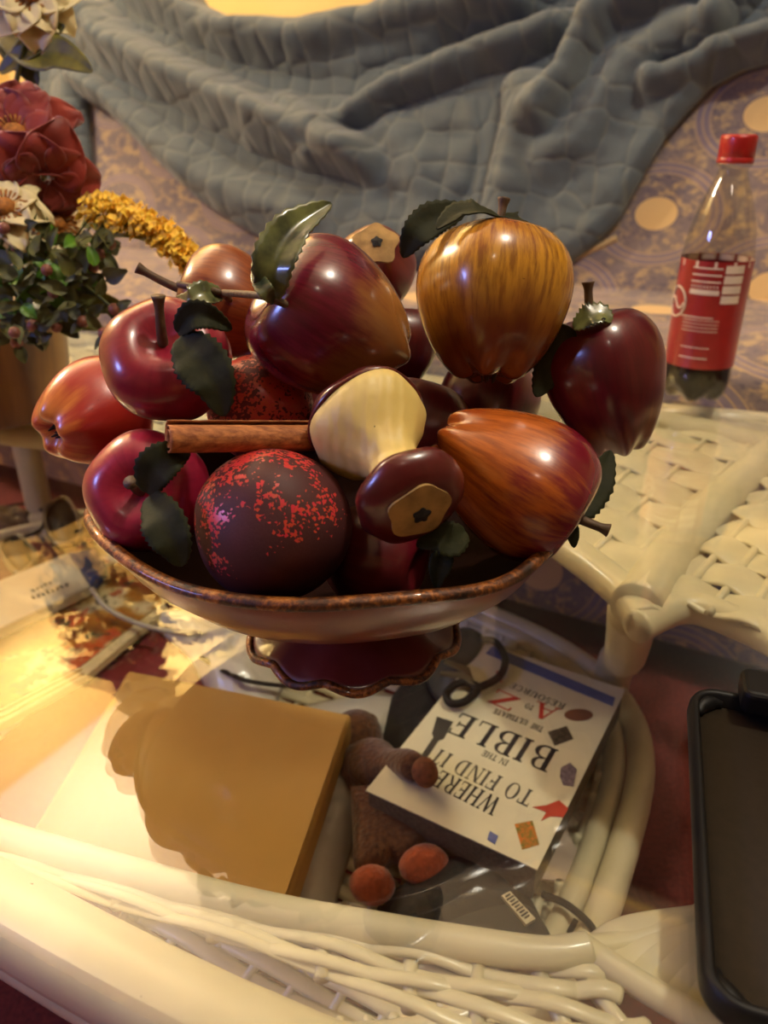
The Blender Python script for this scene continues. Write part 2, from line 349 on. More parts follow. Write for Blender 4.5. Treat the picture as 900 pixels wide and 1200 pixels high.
def strand_panel(name, P00, P10, P11, P01, rows, cols, w=.9, amp=.0035, parent=None, n=60, curve=None, phase=0, stake=.003, z=None, bulge=0):
    P00, P10, P11, P01 = [np.array(p) for p in (P00, P10, P11, P01)]
    def bi(u, v):
        q = (P00*(1-u)+P10*u)*(1-v)+(P01*(1-u)+P11*u)*v
        if curve is not None: q = q+curve*math.sin(PI*u)
        return q
    parts = []
    for r in range(rows):
        v = (r+.5)/rows; hw = .5*w*np.linalg.norm(bi(.5, (r+1)/rows)-bi(.5, r/rows)); pts = []
        for i in range(n+1):
            u = i/n; vv = v+bulge*math.sin(u*PI*cols+r*PI)/rows
            p = bi(u, vv)+np.array([0, 0, amp*math.sin(u*PI*cols+(r+phase)*PI)]); pts.append(p)
        parts.append(tube(pts, lambda t, h=hw: h, 10, False, flat=min(.3, .0022/hw+.05)))
    for c in range(cols):
        u = (c+.5)/cols; parts.append(tube([bi(u, k/6) for k in range(7)], stake, 8))
    V, F = join(*parts); return obj(name, V, F, M['rattan'], parent)
D1 = .014
# far right panel, dividing pole, right panel
strand_panel('woven_panel', zpt(590, 590, D1), zpt(742, 686, D1), zpt(925, 505, D1), zpt(700, 462, D1), 9, 5, 1.14, .0022, table)
strand_panel('woven_panel', zpt(770, 700, D1), zpt(990, 770, D1), zpt(1010, 600, D1), zpt(925, 540, D1), 8, 5, 1.12, .0022, table)
obj('frame_pole', *tube(spline([zpt(745, 712, .016), zpt(800, 636, .018), zpt(860, 574, .018), zpt(935, 505, .018)], 8), .0165, 16), M['rattan'], table)
obj('frame_pole', *tube(spline([zpt(590, 600, .018), zpt(660, 640, .018), zpt(728, 692, .018), zpt(756, 730, .02)], 8), .012, 14), M['rattan'], table)
obj('frame_pole', *tube(spline([zpt(745, 735, .02), zpt(800, 712, .02), zpt(860, 728, .02), zpt(930, 765, .02), zpt(1000, 830, .02), zpt(1010, 900, .02), zpt(985, 1000, .02), zpt(900, 1046, .02), zpt(812, 1080, .018), zpt(745, 1104, .018), zpt(690, 1112, .016)], 8), lambda t: .0105-.0055*min(1, max(0, (t-.55)*4)), 14), M['rattan'], table)
obj('frame_pole', *tube(spline([zpt(590, 600, .018), zpt(400, 560, .018), zpt(250, 540, .018), zpt(100, 520, .018), zpt(-60, 500, .018)], 8), .012, 14), M['rattan'], table)
obj('frame_pole', *tube([zpt(775, 486, .016), zpt(930, 500, .016)], .012, 14), M['rattan'], table)
obj('frame_pole', *tube([room(-.95, .76, PZ-.014), room(-.1, .765, PZ-.014)], .012, 14), M['rattan'], table)
strand_panel('woven_panel', zpt(-60, 495, D1), zpt(585, 590, D1), room(-.1, .75, PZ-D1), room(-.92, .75, PZ-D1), 12, 14, 1.12, .0022, table, n=90)
# front panel, its inner edge and the divider
inn = [(-60, 955), (0, 978), (150, 1022), (300, 1062), (450, 1090), (560, 1108), (640, 1118), (690, 1112)]
obj('frame_pole', *tube(spline([zpt(x, y, .012) for x, y in inn], 8), .0060, 14), M['rattan'], table)
parts = []
a_in = spline([zpt(x, y+12, .014) for x, y in inn], 12); a_out = spline([zpt(x, y, .014) for x, y in ((-70, 1000), (0, 1014), (150, 1062), (300, 1115), (450, 1170), (560, 1205), (700, 1235), (800, 1250))], 12)
for r in range(6):
    v0 = (r+.4)/6; pts = []
    for i in range(len(a_in)):
        u = i/(len(a_in)-1); q = v0+.09*math.sin(u*PI*4.5+r*2.2)
        pts.append(a_in[i]*(1-q)+a_out[i]*q+np.array([0, 0, .0016*math.sin(u*PI*9+r*PI)]))
    parts.append(tube(pts, lambda t: .0016+.0017*t, 10, False, flat=.6))
for c in range(9):
    i = int((c+.5)/9*(len(a_in)-1)); parts.append(tube([a_in[i]-np.array([0, 0, .002]), a_out[i]-np.array([0, 0, .002])], .003, 8))
obj('woven_panel', *join(*parts), M['rattan'], table)
obj('frame_pole', *tube(spline([zpt(678, 1106, .013), zpt(760, 1160, .013), zpt(880, 1228, .013)], 8), .0048, 14), M['rattan'], table)
parts = []
for k in range(9):
    t = k/8; a = zpt(700+t*170, 1122+t*100, .016); b = zpt(742+t*178, 1094+t*52, .0155); c_ = zpt(850+t*120, 1078+t*30, .016)
    parts.append(tube(spline([a, b, c_], 10), .0075, 12, False, flat=.30))
obj('woven_panel', *join(*parts), M['rattan'], table)
# lower shelf: an oval tray of woven cane under the opening
SZ = .192; SR = .205
def shelf_out(k=1.0, z=SR, n=100):
    P = []
    for i in range(n):
        a = 2*PI*i/n; c, s = math.cos(a), math.sin(a)
        P.append(room(-.45+.419*k*math.copysign(abs(c)**.62, c), .417+.250*k*math.copysign(abs(s)**.62, s), z))
    return P
obj('shelf_rim', *tube(shelf_out(1.0, SR), .0110, 16, True), M['rattan'], table)
obj('shelf_rim', *tube(shelf_out(.952, SR-.002), .0088, 16, True), M['rattan'], table)
parts = []
for z in np.linspace(SZ, SR-.01, 5): parts.append(tube(shelf_out(.932, z), .0055, 8, True))
for i, p in enumerate(shelf_out(.925, 0, 90)): parts.append(tube([p+np.array([0, 0, SZ-.01]), p+np.array([0, 0, SR])], .0035, 6))
obj('shelf_side', *join(*parts), M['rattan'], table)
parts = []
for r in range(40):
    b = .417-.225+.45*(r+.5)/40; t = abs((b-.417)/.232); ext = .39*(1-t**3.2)**(1/3.2)
    pts = [room(a, b, SZ-.008+.0025*math.sin(a/.03*PI/2+r*PI)) for a in np.linspace(-.44-ext, -.44+ext, 90)]
    parts.append(tube(pts, .0058, 6, False, flat=.5))
for c in range(26):
    a = -.44-.38+.76*(c+.5)/26; parts.append(tube([room(a, .417-.21, SZ-.009), room(a, .417+.21, SZ-.009)], .0035, 6))
obj('shelf_floor', *join(*parts), M['rattan'], table)
sh = shelf_out(.99, 0, 100)
for top_, bot_, r in ((zpt(742, 716, .03), at_z(716, 800, SR), .0165),):
    d = nrm(bot_-top_); obj('leg', *tube(spline([top_+np.array([0, 0, .0]), (top_+bot_)/2+np.array([.004, 0, 0]), bot_, bot_+np.array([-.0, -.0, -SR])], 8), r, 16), M['rattan'], table)
for a, b in ((-.02, .10), (-.82, .12), (-.84, .60)):
    obj('leg', *tube(spline([room(a, b+.0, PZ-.045), room(a, b, .2), room(a, b, 0)], 6), .0165, 16), M['rattan'], table)
# ------------------------------------------------------------------ pedestal bowl
BC = np.array([-.0225, .357, GZ]); FC = np.array([-.0165, .348, GZ])
def rimwave(a): return .0016*math.sin(4*a+.6)+.0008*math.sin(7*a+2.0), .0020*math.sin(5*a+2.6)+.0006*math.sin(9*a)
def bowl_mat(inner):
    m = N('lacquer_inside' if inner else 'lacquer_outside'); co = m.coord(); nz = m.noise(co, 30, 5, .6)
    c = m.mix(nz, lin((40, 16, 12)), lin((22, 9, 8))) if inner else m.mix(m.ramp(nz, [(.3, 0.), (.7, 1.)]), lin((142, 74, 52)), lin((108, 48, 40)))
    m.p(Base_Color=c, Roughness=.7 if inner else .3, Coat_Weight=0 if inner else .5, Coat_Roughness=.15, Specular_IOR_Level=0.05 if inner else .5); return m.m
def gold_mat():
    m = N('rubbed_gold_edge'); co = m.coord(); nz = m.math('ADD', m.math('MULTIPLY', m.noise(co, 420, 5, .7), .5), m.math('MULTIPLY', m.noise(co, 70, 3), .5))
    c = m.ramp(nz, [(.38, (34, 18, 8)), (.48, (84, 44, 16)), (.56, (150, 88, 32)), (.66, (190, 130, 60))])
    m.p(Base_Color=c, Roughness=.35, Metallic=.35, Coat_Weight=.3); m.bump(nz, .6, .002); return m.m
M['bowl'] = bowl_mat(False); M['bowlin'] = bowl_mat(True); M['gold'] = gold_mat()
M['foot'] = plain('foot_lacquer', (104, 36, 30), .35, .2, 25, coat=.5)
bowl = thing('pedestal_bowl', 'brown lacquered pedestal bowl with wavy gold edge holding artificial fruit', 'bowl', (FC[0], FC[1], GZ))
def bmod(r, z, a, i):
    k = min(max((r-.05)/.066, 0), 1)**2; dr, dz = rimwave(a); sh_ = (BC-FC)*min(1, r/.05)
    return (r+dr*k)*(1+.025*k*math.cos(a)**2-.045*k*math.sin(a)**2), z+dz*k-.003*k*math.cos(a)*0+.0015*k
prof_out = [(.024, .026), (.045, .028), (.07, .0345), (.092, .047), (.108, .062), (.1155, .0755), (.1165, .078)]
prof_in = [(.1155, .0785), (.1125, .0775), (.104, .064), (.088, .050), (.068, .0385), (.045, .0325), (.02, .031), (.002, .0308)]
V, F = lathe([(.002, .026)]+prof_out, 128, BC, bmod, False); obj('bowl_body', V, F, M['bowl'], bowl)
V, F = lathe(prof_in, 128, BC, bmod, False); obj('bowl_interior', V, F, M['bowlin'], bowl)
rp = []
for i in range(180):
    a = 2*PI*i/180; r, z = bmod(.1155, .0785, a, 0); rp.append(BC+np.array([r*math.cos(a), r*math.sin(a), z]))
V, F = tube(rp, .0032, 12, True, flat=.85); obj('gold_rim', V, F, M['gold'], bowl)
def fmod(r, z, a, i):
    k = min(max((r-.03)/.026, 0), 1); return r*(1+k*(.055*abs(math.sin(5.5*a*1.0+.4))-.02)), z+k*.0015*math.cos(11*a+.8)
V, F = lathe([(.021, .030), (.022, .024), (.03, .017), (.042, .0105), (.052, .006), (.0555, .0035), (.0555, .001), (.05, 0.0006), (.002, .0006)], 132, FC, fmod, False); obj('foot', V, F, M['foot'], bowl)
rp = []
for i in range(264):
    a = 2*PI*i/264; r, z = fmod(.0555, .0032, a, 0); rp.append(FC+np.array([r*math.cos(a), r*math.sin(a), z]))
obj('gold_foot_rim', *tube(rp, .0022, 10, True), M['gold'], bowl)
# ------------------------------------------------------------------ fruit
def frame_from(z, spin=0):
    z = nrm(z); a = np.cross((0, 0, 1), z); a = nrm(a) if np.linalg.norm(a) > 1e-3 else np.array([1., 0, 0]); b = np.cross(z, a)
    c, s = math.cos(spin), math.sin(spin); return np.array([a*c+b*s, -a*s+b*c, z]).T
def vdir(r, u, t): return r*CX+u*np.array([0, math.sin(PIT), math.cos(PIT)])-t*CF                 # right, up, towards the viewer
def apple_mesh(R, h=.92, taper=.25, lobes=.035, dim=.28, cdim=.16, seg=72, rings=44, seed=0, base_lobes=.02):
    V, F = [], []
    for i in range(rings+1):
        th = PI*i/rings; ct = math.cos(th); st = math.sin(th)
        r = st**.92*(1-taper*(1-ct)/2*.9+.06*ct*st); z = ct*h
        z -= dim*math.exp(-(st/.33)**2)*(ct > 0)*1.0; z += cdim*math.exp(-(st/.26)**2)*(ct < 0)
        for k in range(seg):
            a = 2*PI*k/seg; low = max(0, -ct)**2; hi = max(0, ct)**2
            q = 1+(base_lobes+lobes*low*2.2+lobes*hi)*math.cos(5*a+seed)*st
            zz = z+(lobes*low*1.8)*math.cos(5*a+seed)*(-1)*(st > .15)*min(1, (st-.15)*3)
            n_ = .03*noise.noise(Vector((math.cos(a)*st+seed, math.sin(a)*st, ct)))
            V.append((R*r*(q+n_)*math.cos(a), R*r*(q+n_)*math.sin(a), R*(zz+n_*.3*st)))
    for i in range(rings):
        for k in range(seg): F.append((i*seg+k, (i+1)*seg+k, (i+1)*seg+(k+1) % seg, i*seg+(k+1) % seg))
    return V, F
def apple(name, label, c, R, axis, mat, spin=0, stem=0, stembend=(0, 0, 0), calyx=True, cat='apple', **kw):
    root = thing(name, label, cat, c, 'artificial fruit heaped in the bowl'); rot = frame_from(axis, spin)
    V, F = apple_mesh(R, **kw); o = obj('apple_body', V, F, mat, None); o.parent = root
    m = Matrix([[*rot[0], 0], [*rot[1], 0], [*rot[2], 0], [0, 0, 0, 1]]); o.rotation_euler = m.to_euler()
    h = kw.get('h', .92); dim = kw.get('dim', .28); ax = nrm(axis); c = np.array(c)
    if stem:
        b = c+ax*R*(h-dim-.06); e = c+ax*(R*h)+ax*stem+np.array(stembend); mid = (b+e)/2-np.array(stembend)*.22
        obj('stem', *tube(spline([b, mid, e], 8), lambda t: .0019+.0013*max(0, (t-.8))*5+.0006*(1-t), 10), M['stem'], root)
    if calyx:
        b = c-ax*R*(h-kw.get('cdim', .16)-.02); parts = []
        for k in range(5):
            a = 2*PI*k/5; s = rot@np.array([math.cos(a), math.sin(a), 0]); parts.append(tube([b+s*.001, b+s*.0035-ax*.002, b+s*.0028-ax*.006], lambda t: .0016*(1-t*.8), 6))
        obj('calyx', *join(*parts), M['calyx'], root)
    return root
M['calyx'] = plain('dry_calyx', (48, 36, 20), .8)
def leaf(parent, pts, w, mat, up=None, name='leaf', fold=.25, serr=.06, n=26, tipw=0):
    P = spline(pts, n//(len(pts)-1)+1); n = len(P); V, F = [], []; W = 9
    for i, p in enumerate(P):
        t = i/(n-1); T_ = nrm(P[min(i+1, n-1)]-P[max(i-1, 0)]); nn = np.array(up if up is not None else -CF, float)
        s = nrm(np.cross(T_, nn)); u = np.cross(s, T_)
        ww = w*(math.sin(PI*min(1, t*.97+.02))**.75)*(1.15-.45*t)+tipw*(1-t)*0
        ww *= 1+serr*(1 if i % 2 else -1)
        for k in range(W):
            q = (k-(W-1)/2)/((W-1)/2); V.append(p+s*ww*q+u*(abs(q)*ww*fold+.05*ww*math.sin(t*22)*abs(q)))
    for i in range(n-1):
        for k in range(W-1): F.append((i*W+k, i*W+k+1, (i+1)*W+k+1, (i+1)*W+k))
    o = obj(name, V, F, mat, parent); m = o.modifiers.new('t', 'SOLIDIFY'); m.thickness = .0006; return o
def cm(*a): return np.array(a)*.01+np.array([0, 0, GZ])
AM = dict(
 a1=apple_mat('red_orange_skin', (132, 26, 30), (168, 40, 34), (176, 62, 34), (218, 130, 56), .5, -.8, 5, .22, .5),
 a2=apple_mat('magenta_plum_skin', (140, 26, 50), (142, 30, 48), (116, 18, 38), (128, 84, 48), 2, -.5, 4, .18, .4),
 a3=apple_mat('crimson_plum_skin', (150, 24, 62), (158, 32, 60), (124, 16, 46), (128, 26, 50), 2, -2, 4, .2, .4),
 a6=apple_mat('maroon_tan_streak_skin', (96, 14, 34), (112, 22, 44), (76, 16, 24), (140, 92, 46), .9, .05, 9, .14, .6, .6, .5),
 a7=apple_mat('amber_skin', (104, 24, 34), (150, 78, 38), (104, 40, 24), (120, 50, 30), .7, -1.4, 8, .18, .6),
 a8=apple_mat('plum_red_skin', (100, 26, 30), (108, 30, 32), (80, 18, 24), (100, 26, 30), 2, -2, 6, .2, .5),
 a9=apple_mat('golden_streaked_skin', (128, 34, 42), (206, 146, 40), (108, 58, 22), (110, 54, 24), 1.25, -.30, 9, .14, .7, .6, .8),
 a10=apple_mat('dark_maroon_skin', (82, 12, 22), (96, 18, 26), (66, 12, 18), (124, 60, 28), .7, -.75, 7, .16, .5),
 a11=apple_mat('orange_streaked_skin', (112, 14, 34), (186, 98, 32), (118, 52, 22), (150, 66, 26), .42, -1.2, 8, .14, .6),
 a14=apple_mat('wine_skin', (104, 18, 34), (100, 26, 28), (70, 20, 20), (90, 30, 24), .7, -1.3, 8, .2, .5),
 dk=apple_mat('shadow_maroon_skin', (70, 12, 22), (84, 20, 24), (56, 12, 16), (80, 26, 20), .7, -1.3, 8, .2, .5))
A = {}
A['a1'] = apple('apple', 'red and orange apple at the far left of the heap, its dry calyx facing left', cm(-15.3, 38.6, 10.9), .0305, -vdir(-.5, -.42, .62), AM['a1'], .3, 0, taper=.22, h=1.0, cdim=.34, lobes=.03)
A['a2'] = apple('apple', 'squat magenta apple at upper left with a curled leaf and upright stem', cm(-9.8, 34.2, 14.8), .0305, vdir(.12, .38, .9), AM['a2'], .2, .004, CU*.012, taper=.15, h=.82, dim=.34, calyx=False)
A['a3'] = apple('apple', 'crimson plum-like apple on the left rim below the other magenta one', cm(-10.5, 31.4, 9.7), .0285, vdir(.02, -.02, 1), AM['a3'], .5, .002, (0, 0, .004), taper=.12, h=.86, dim=.34, calyx=False)
A['a6'] = apple('apple', 'large glossy maroon apple with a shiny upright leaf, centre left of the heap', cm(-2.4, 35.3, 16.3), .0395, vdir(-.78, .36, .42), AM['a6'], .4, .002, vdir(.5, -.3, .5)*.02, taper=.34, h=1.0, calyx=False)
A['a7'] = apple('apple', 'amber apple half hidden behind the large maroon one at upper left', cm(-8.3, 41.6, 15.9), .0325, vdir(-.93, .28, .2), AM['a7'], .4, .018, (0, 0, .004), calyx=False)
A['a9'] = apple('apple', 'large golden brown streaked apple standing upright on top of the heap', cm(5.2, 37.2, 16.9), .0405, vdir(.06, .99, .02), AM['a9'], .2, .0075, (.002, 0, .003), taper=.27, h=.96, base_lobes=.03)
A['a10'] = apple('apple', 'dark maroon apple at the far right of the heap with pale crumpled leaf', cm(11.0, 37.1, 13.0), .0345, vdir(-.28, .9, .22), AM['a10'], .6, .012, (.003, 0, 0), taper=.40, h=1.12, calyx=False)
A['a11'] = apple('apple', 'orange streaked apple lying on its side at the right rim of the bowl', cm(5.7, 31.8, 10.2), .0375, vdir(.82, -.52, .12), AM['a11'], .1, .0055, (.004, 0, .001), taper=.42, h=1.08, calyx=False)
A['a14'] = apple('apple', 'wine red apple low in the bowl beneath the apple core', cm(-.4, 31.0, 6.6), .0275, vdir(.75, -.2, .3), AM['a14'], .3, 0, taper=.15, calyx=False)
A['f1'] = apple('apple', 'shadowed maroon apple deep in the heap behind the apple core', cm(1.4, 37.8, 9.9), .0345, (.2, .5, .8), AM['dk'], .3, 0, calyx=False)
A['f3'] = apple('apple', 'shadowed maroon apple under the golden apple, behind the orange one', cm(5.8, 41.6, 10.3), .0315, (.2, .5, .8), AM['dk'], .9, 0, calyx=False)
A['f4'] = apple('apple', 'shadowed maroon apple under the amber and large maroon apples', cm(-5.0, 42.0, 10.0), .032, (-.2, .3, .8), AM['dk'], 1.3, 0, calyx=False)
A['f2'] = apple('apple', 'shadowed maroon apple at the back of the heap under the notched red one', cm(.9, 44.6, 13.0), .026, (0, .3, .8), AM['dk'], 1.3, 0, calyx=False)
A['a8'] = apple('apple', 'plum red apple at the back showing a round tan patch and hole', cm(-.5, 45.6, 17.5), .0262, -vdir(.05, .25, .95), AM['a8'], .4, 0, calyx=False, h=.8, cdim=.1, lobes=.02)
# glitter fruit
def ball(name, label, c, R, mat, seed, grp='artificial fruit heaped in the bowl'):
    V, F = blob((0, 0, 0), (R, R*.99, R), 96, 60, .05, 1.3, seed); o = obj(name, V, F, mat); o.location = tuple(float(x) for x in c); tag(o, label, 'ornament', grp); return o
ball('glitter_ball', 'dark maroon ball with patches of red glitter at the front of the bowl', cm(-4.65, 28.8, 9.4), .0325, glitter_mat('maroon_red_glitter', (84, 30, 30), (206, 40, 62), .60, up=tuple(vdir(-.55, .7, .1))), 3)
ball('glitter_ball', 'red glittered fruit behind the cinnamon stick', cm(-6.0, 36.2, 12.0), .0262, glitter_mat('red_glitter', (120, 24, 28), (196, 56, 50), .52, up=tuple(vdir(-.3, .4, .3))), 8)
# twigs and leaves (each a part of its apple)
def L(k, pts, w, mat='leaf', **kw): return leaf(A[k], [at_d(*p) for p in pts], w, M[mat], **kw)
L('a2', [(208, 390, .318), (225, 372, .312), (245, 372, .312), (272, 386, .318)], .0062, 'leaf', fold=.5)
L('a2', [(210, 396, .316), (232, 420, .310), (252, 450, .308), (262, 488, .312)], .0115, 'leaf')
L('a3', [(172, 578, .312), (180, 552, .305), (200, 535, .305), (222, 528, .315)], .0085, 'leaf')
L('a3', [(174, 582, .312), (190, 608, .300), (204, 638, .298), (212, 664, .302)], .0095, 'leaf')
obj('twig', *tube(spline([at_d(343, 360, .318), at_d(322, 352, .314), at_d(300, 346, .322), at_d(262, 343, .36)], 6), .0016, 8), M['stem'], A['a6'])
L('a6', [(320, 352, .314), (322, 310, .308), (345, 268, .312), (388, 238, .322)], .0092, 'leafshine', fold=.55)
L('a6', [(322, 354, .314), (312, 342, .305), (302, 325, .310), (298, 300, .320)], .0035, 'leafshine')
obj('twig', *tube(spline([at_d(209, 333, .37), at_d(232, 338, .365), at_d(258, 343, .36), at_d(270, 352, .385)], 6), .0018, 8), M['stem'], A['a7'])
L('a7', [(262, 345, .365), (240, 344, .355), (222, 352, .352), (205, 350, .36)], .0065, 'leafshine')
L('a9', [(588, 256, .350), (560, 247, .342), (535, 250, .342), (512, 268, .340)], .0085, 'leaf', up=(0, -.3, 1))
L('a9', [(545, 245, .36), (510, 256, .355), (486, 276, .352), (472, 302, .358)], .0085, 'leaf')
L('a9', [(588, 252, .365), (605, 256, .36), (620, 262, .365)], .005, 'leaf', up=(0, -.3, 1))
L('a10', [(672, 385, .356), (690, 372, .352), (706, 368, .352), (716, 378, .352)], .0075, 'leafshine', up=(0, -.5, 1), serr=.15)
L('a10', [(672, 386, .358), (660, 400, .362), (640, 440, .37), (628, 465, .372)], .009, 'leaf')
L('a11', [(656, 606, .338), (678, 590, .345), (702, 562, .352), (716, 528, .358)], .0095, 'leaf')
L('a11', [(664, 606, .335), (670, 618, .335), (672, 632, .336), (673, 642, .337)], .003, 'leaf')
L('a14', [(545, 622, .315), (530, 632, .306), (512, 630, .304), (488, 640, .306)], .0075, 'leaf')
L('a14', [(525, 638, .318), (518, 655, .312), (514, 672, .312), (512, 690, .314)], .005, 'leaf')
# tan patch of the back apple
def disc_patch(parent, c, n, r, mat, name, hole=None, amp=.12):
    R3 = frame_from(n); V = [np.array(c)+nrm(n)*.0006]; F = []; K = 40
    for k in range(K):
        a = 2*PI*k/K; rr = r*(1+amp*math.sin(5*a)+amp*.6*noise.noise(Vector((math.cos(a)*2, math.sin(a)*2, r*100)))); V.append(np.array(c)+R3@np.array([rr*math.cos(a), rr*math.sin(a), -r*.12]))
    F = [(0, 1+k, 1+(k+1) % K) for k in range(K)]; o = obj(name, V, F, mat, parent, False); m = o.modifiers.new('t', 'SOLIDIFY'); m.thickness = .0012; return o
M['tan'] = plain('dry_tan_flesh', (186, 148, 84), .8, .25, 90, bump=.6); M['dark'] = plain('dark_hole', (26, 24, 20), .8)
ca = nrm(vdir(.05, .25, .95)); cc = cm(-.5, 45.6, 17.5)
disc_patch(A['a8'], cc+ca*.0212, ca, .0120, M['tan'], 'calyx_patch'); disc_patch(A['a8'], cc+ca*.0222, ca, .003, M['dark'], 'calyx_hole')
# apple core: eaten flesh between two skin caps
T0 = at_d(437, 505, .322); T1 = T0+vdir(.0165, -.031, .031)
ax = nrm(T1-T0); Lc = np.linalg.norm(T1-T0)
core = thing('apple_core', 'artificial apple core with cream bitten flesh between two red skin caps', 'apple core', T0, 'artificial fruit heaped in the bowl')
RC = frame_from(ax)
def core_l(prof, sq=None, seed=0, amp=.04):
    V, F = [], []; K = 64
    for (z, r) in prof:
        for k in range(K):
            a = 2*PI*k/K; rr = r*(1+amp*noise.noise(Vector((math.cos(a)*1.6, math.sin(a)*1.6, z*60+seed)))+.015*math.sin(a*7+z*300)); V.append(T0+RC@np.array([rr*math.cos(a), rr*math.sin(a), z]))
    for i in range(len(prof)-1):
        for k in range(K): F.append((i*K+k, i*K+(k+1) % K, (i+1)*K+(k+1) % K, (i+1)*K+k))
    F += [tuple(range(K))[::-1], tuple(range((len(prof)-1)*K, len(prof)*K))]; return V, F
def core_flesh():
    m = N('cream_flesh'); co = m.coord(); nz = m.noise(co, 60, 5); w = m.n('ShaderNodeTexWave', wave_type='BANDS'); m.set(w.inputs['Vector'], co); w.inputs['Scale'].default_value = 60; w.inputs['Distortion'].default_value = 4
    m.p(Base_Color=m.mix(nz, lin((232, 210, 132)), lin((214, 184, 100))), Roughness=.5); m.bump(m.math('ADD', nz, m.math('MULTIPLY', w.outputs['Fac'], .3)), .4, .002); return m.m
M['flesh'] = core_flesh()
M['cskin'] = apple_mat('core_red_skin', (96, 26, 26), (92, 24, 24), (72, 18, 18), (96, 24, 24), 2, -2, 5, .2, .4)
obj('flesh', *core_l([(-.010, .0225), (-.005, .0252), (.000, .0252), (.006, .0212), (.012, .0158), (.018, .0120), (.024, .0108), (.030, .0118), (.036, .0150), (.041, .0195)], amp=.10), M['flesh'], core)
obj('skin_cap', *core_l([(-.0165, .004), (-.016, .011), (-.0145, .0185), (-.0115, .0240), (-.0075, .0258), (-.0055, .0258), (-.0055, .0245)], amp=.05), M['cskin'], core)
obj('skin_cap', *core_l([(.0400, .0195), (.0400, .0218), (.0425, .0222), (.0465, .0204), (.0495, .0158), (.0508, .0100), (.0500, .004)], amp=.04, seed=3), M['cskin'], core)
pc = T0+ax*.0529; disc_patch(core, pc, ax, .0125, M['tan'], 'calyx_patch', amp=.07); disc_patch(core, pc+ax*.0010, ax, .0034, M['dark'], 'calyx_hole')
tz = T0+ax*.014; side = nrm(-CF-ax*np.dot(-CF, ax)); obj('seed', *blob(tz+side*.0130, (.0012, .0012, .0022), 12, 8), M['calyx'], core)
# cinnamon stick
def cinnamon():
    a, b = at_d(197, 513, .302), at_d(368, 512, .330); t = nrm(b-a); R3 = frame_from(t); V, F = [], []; K = 60; S = 40
    for i in range(S+1):
        for k in range(K):
            q = k/(K-1)
            th = q*4.4*PI; r = .0022+.0042*q
            r *= 1+.03*noise.noise(Vector((q*5, i*.2, 0))); V.append(a+(b-a)*i/S+R3@np.array([r*math.cos(th), r*math.sin(th), 0]))
    for i in range(S):
        for k in range(K-1): F.append((i*K+k, (i+1)*K+k, (i+1)*K+k+1, i*K+k+1))
    m = N('cinnamon_bark'); co = m.coord(); mp = m.n('ShaderNodeMapping'); m.set(mp.inputs[0], co); mp.inputs['Scale'].default_value = (1, 8, 8); nz = m.noise(mp, 60, 5, .65)
    m.p(Base_Color=m.mix(m.ramp(nz, [(.35, 0.), (.65, 1.)]), lin((196, 124, 66)), lin((132, 72, 34))), Roughness=.7); m.bump(nz, .5, .001)
    o = obj('cinnamon_stick', V, F, m.m); s = o.modifiers.new('t', 'SOLIDIFY'); s.thickness = .0006; tag(o, 'brown rolled cinnamon stick lying across the fruit left of the apple core', 'cinnamon stick')
cinnamon()
# ------------------------------------------------------------------ cola bottle
bp = at_z(811, 466, GZ); bz = GZ
bt = thing('soda_bottle', 'half empty clear plastic soda bottle with red cap and red label', 'bottle', (bp[0], bp[1], GZ))
def petal(r, z, a, i):
    k = max(0, 1-z/.022); return r*(1-.16*k*(.5+.5*math.cos(5*a+.6))), z+.006*(.5+.5*math.cos(5*a+.6))*k*(r > .004)
bprof = [(.004, .004), (.018, .001), (.0255, .002), (.030, .009), (.0322, .022), (.0325, .035), (.0318, .040), (.0322, .045), (.0322, .128), (.0325, .133), (.0318, .145), (.0292, .163), (.0245, .181), (.0185, .197), (.0142, .207), (.0128, .212), (.0128, .216), (.0158, .217), (.0158, .219), (.0125, .220), (.0125, .226)]
obj('bottle_body', *lathe(bprof, 60, bp, petal, False), M['pet'], bt)
m = N('cola'); m.p(Base_Color=lin((20, 8, 5)), Roughness=.3, Specular_IOR_Level=.1); M['cola'] = m.m
obj('cola', *lathe([(.003, .0055), (.0175, .0028), (.0245, .004), (.029, .0105), (.0311, .022), (.0313, .035), (.0308, .040), (.0311, .046), (.0311, .062), (.0005, .062)], 60, bp, petal, False), M['cola'], bt)
capm = plain('red_plastic_cap', (176, 26, 20), .4, .1, 60, coat=.2)
obj('cap', *lathe([(.0150, .219), (.0155, .2195), (.0155, .2235), (.0149, .224), (.0153, .2245), (.0155, .2395), (.0150, .2415), (.0135, .2425), (.0005, .2425)], 90, bp, lambda r, z, a, i: (r*(1+.012*(math.cos(40*a) > 0)*(r > .014)), z), False), capm, bt)
M['label'] = plain('red_label_film', (152, 32, 30), .3, .1, 30, coat=.4); M['white'] = plain('print_white', (214, 196, 176), .5, .04)
LZ0, LZ1 = .038, .138
obj('label', *lathe([(.0328, LZ0), (.0328, LZ1)], 72, bp, None, False), M['label'], bt)
def on_label(z0, z1, a0, a1, mat, name='label_print', r=.0331, parts=None):
    V, F = [], []; K = 12
    for i in range(K+1):
        a = math.radians(a0+(a1-a0)*i/K)-PI/2+math.atan2(bp[0], bp[1])*-1
        for z in (z0, z1): V.append((bp[0]+r*math.cos(a), bp[1]+r*math.sin(a), GZ+z))
    F = [(2*i, 2*i+2, 2*i+3, 2*i+1) for i in range(K)]; return V, F
whites = [on_label(LZ1-.006, LZ1-.0005, -180, 180, None)]
for z in np.linspace(.119, .131, 3): whites.append(on_label(z, z+.0014, -35, 12, None))
whites.append(on_label(.108, .1125, -35, 12, None))
for z in (.128, .119, .110, .101): whites.append(on_label(z-.0005, z+.0068, 16, 48, None))
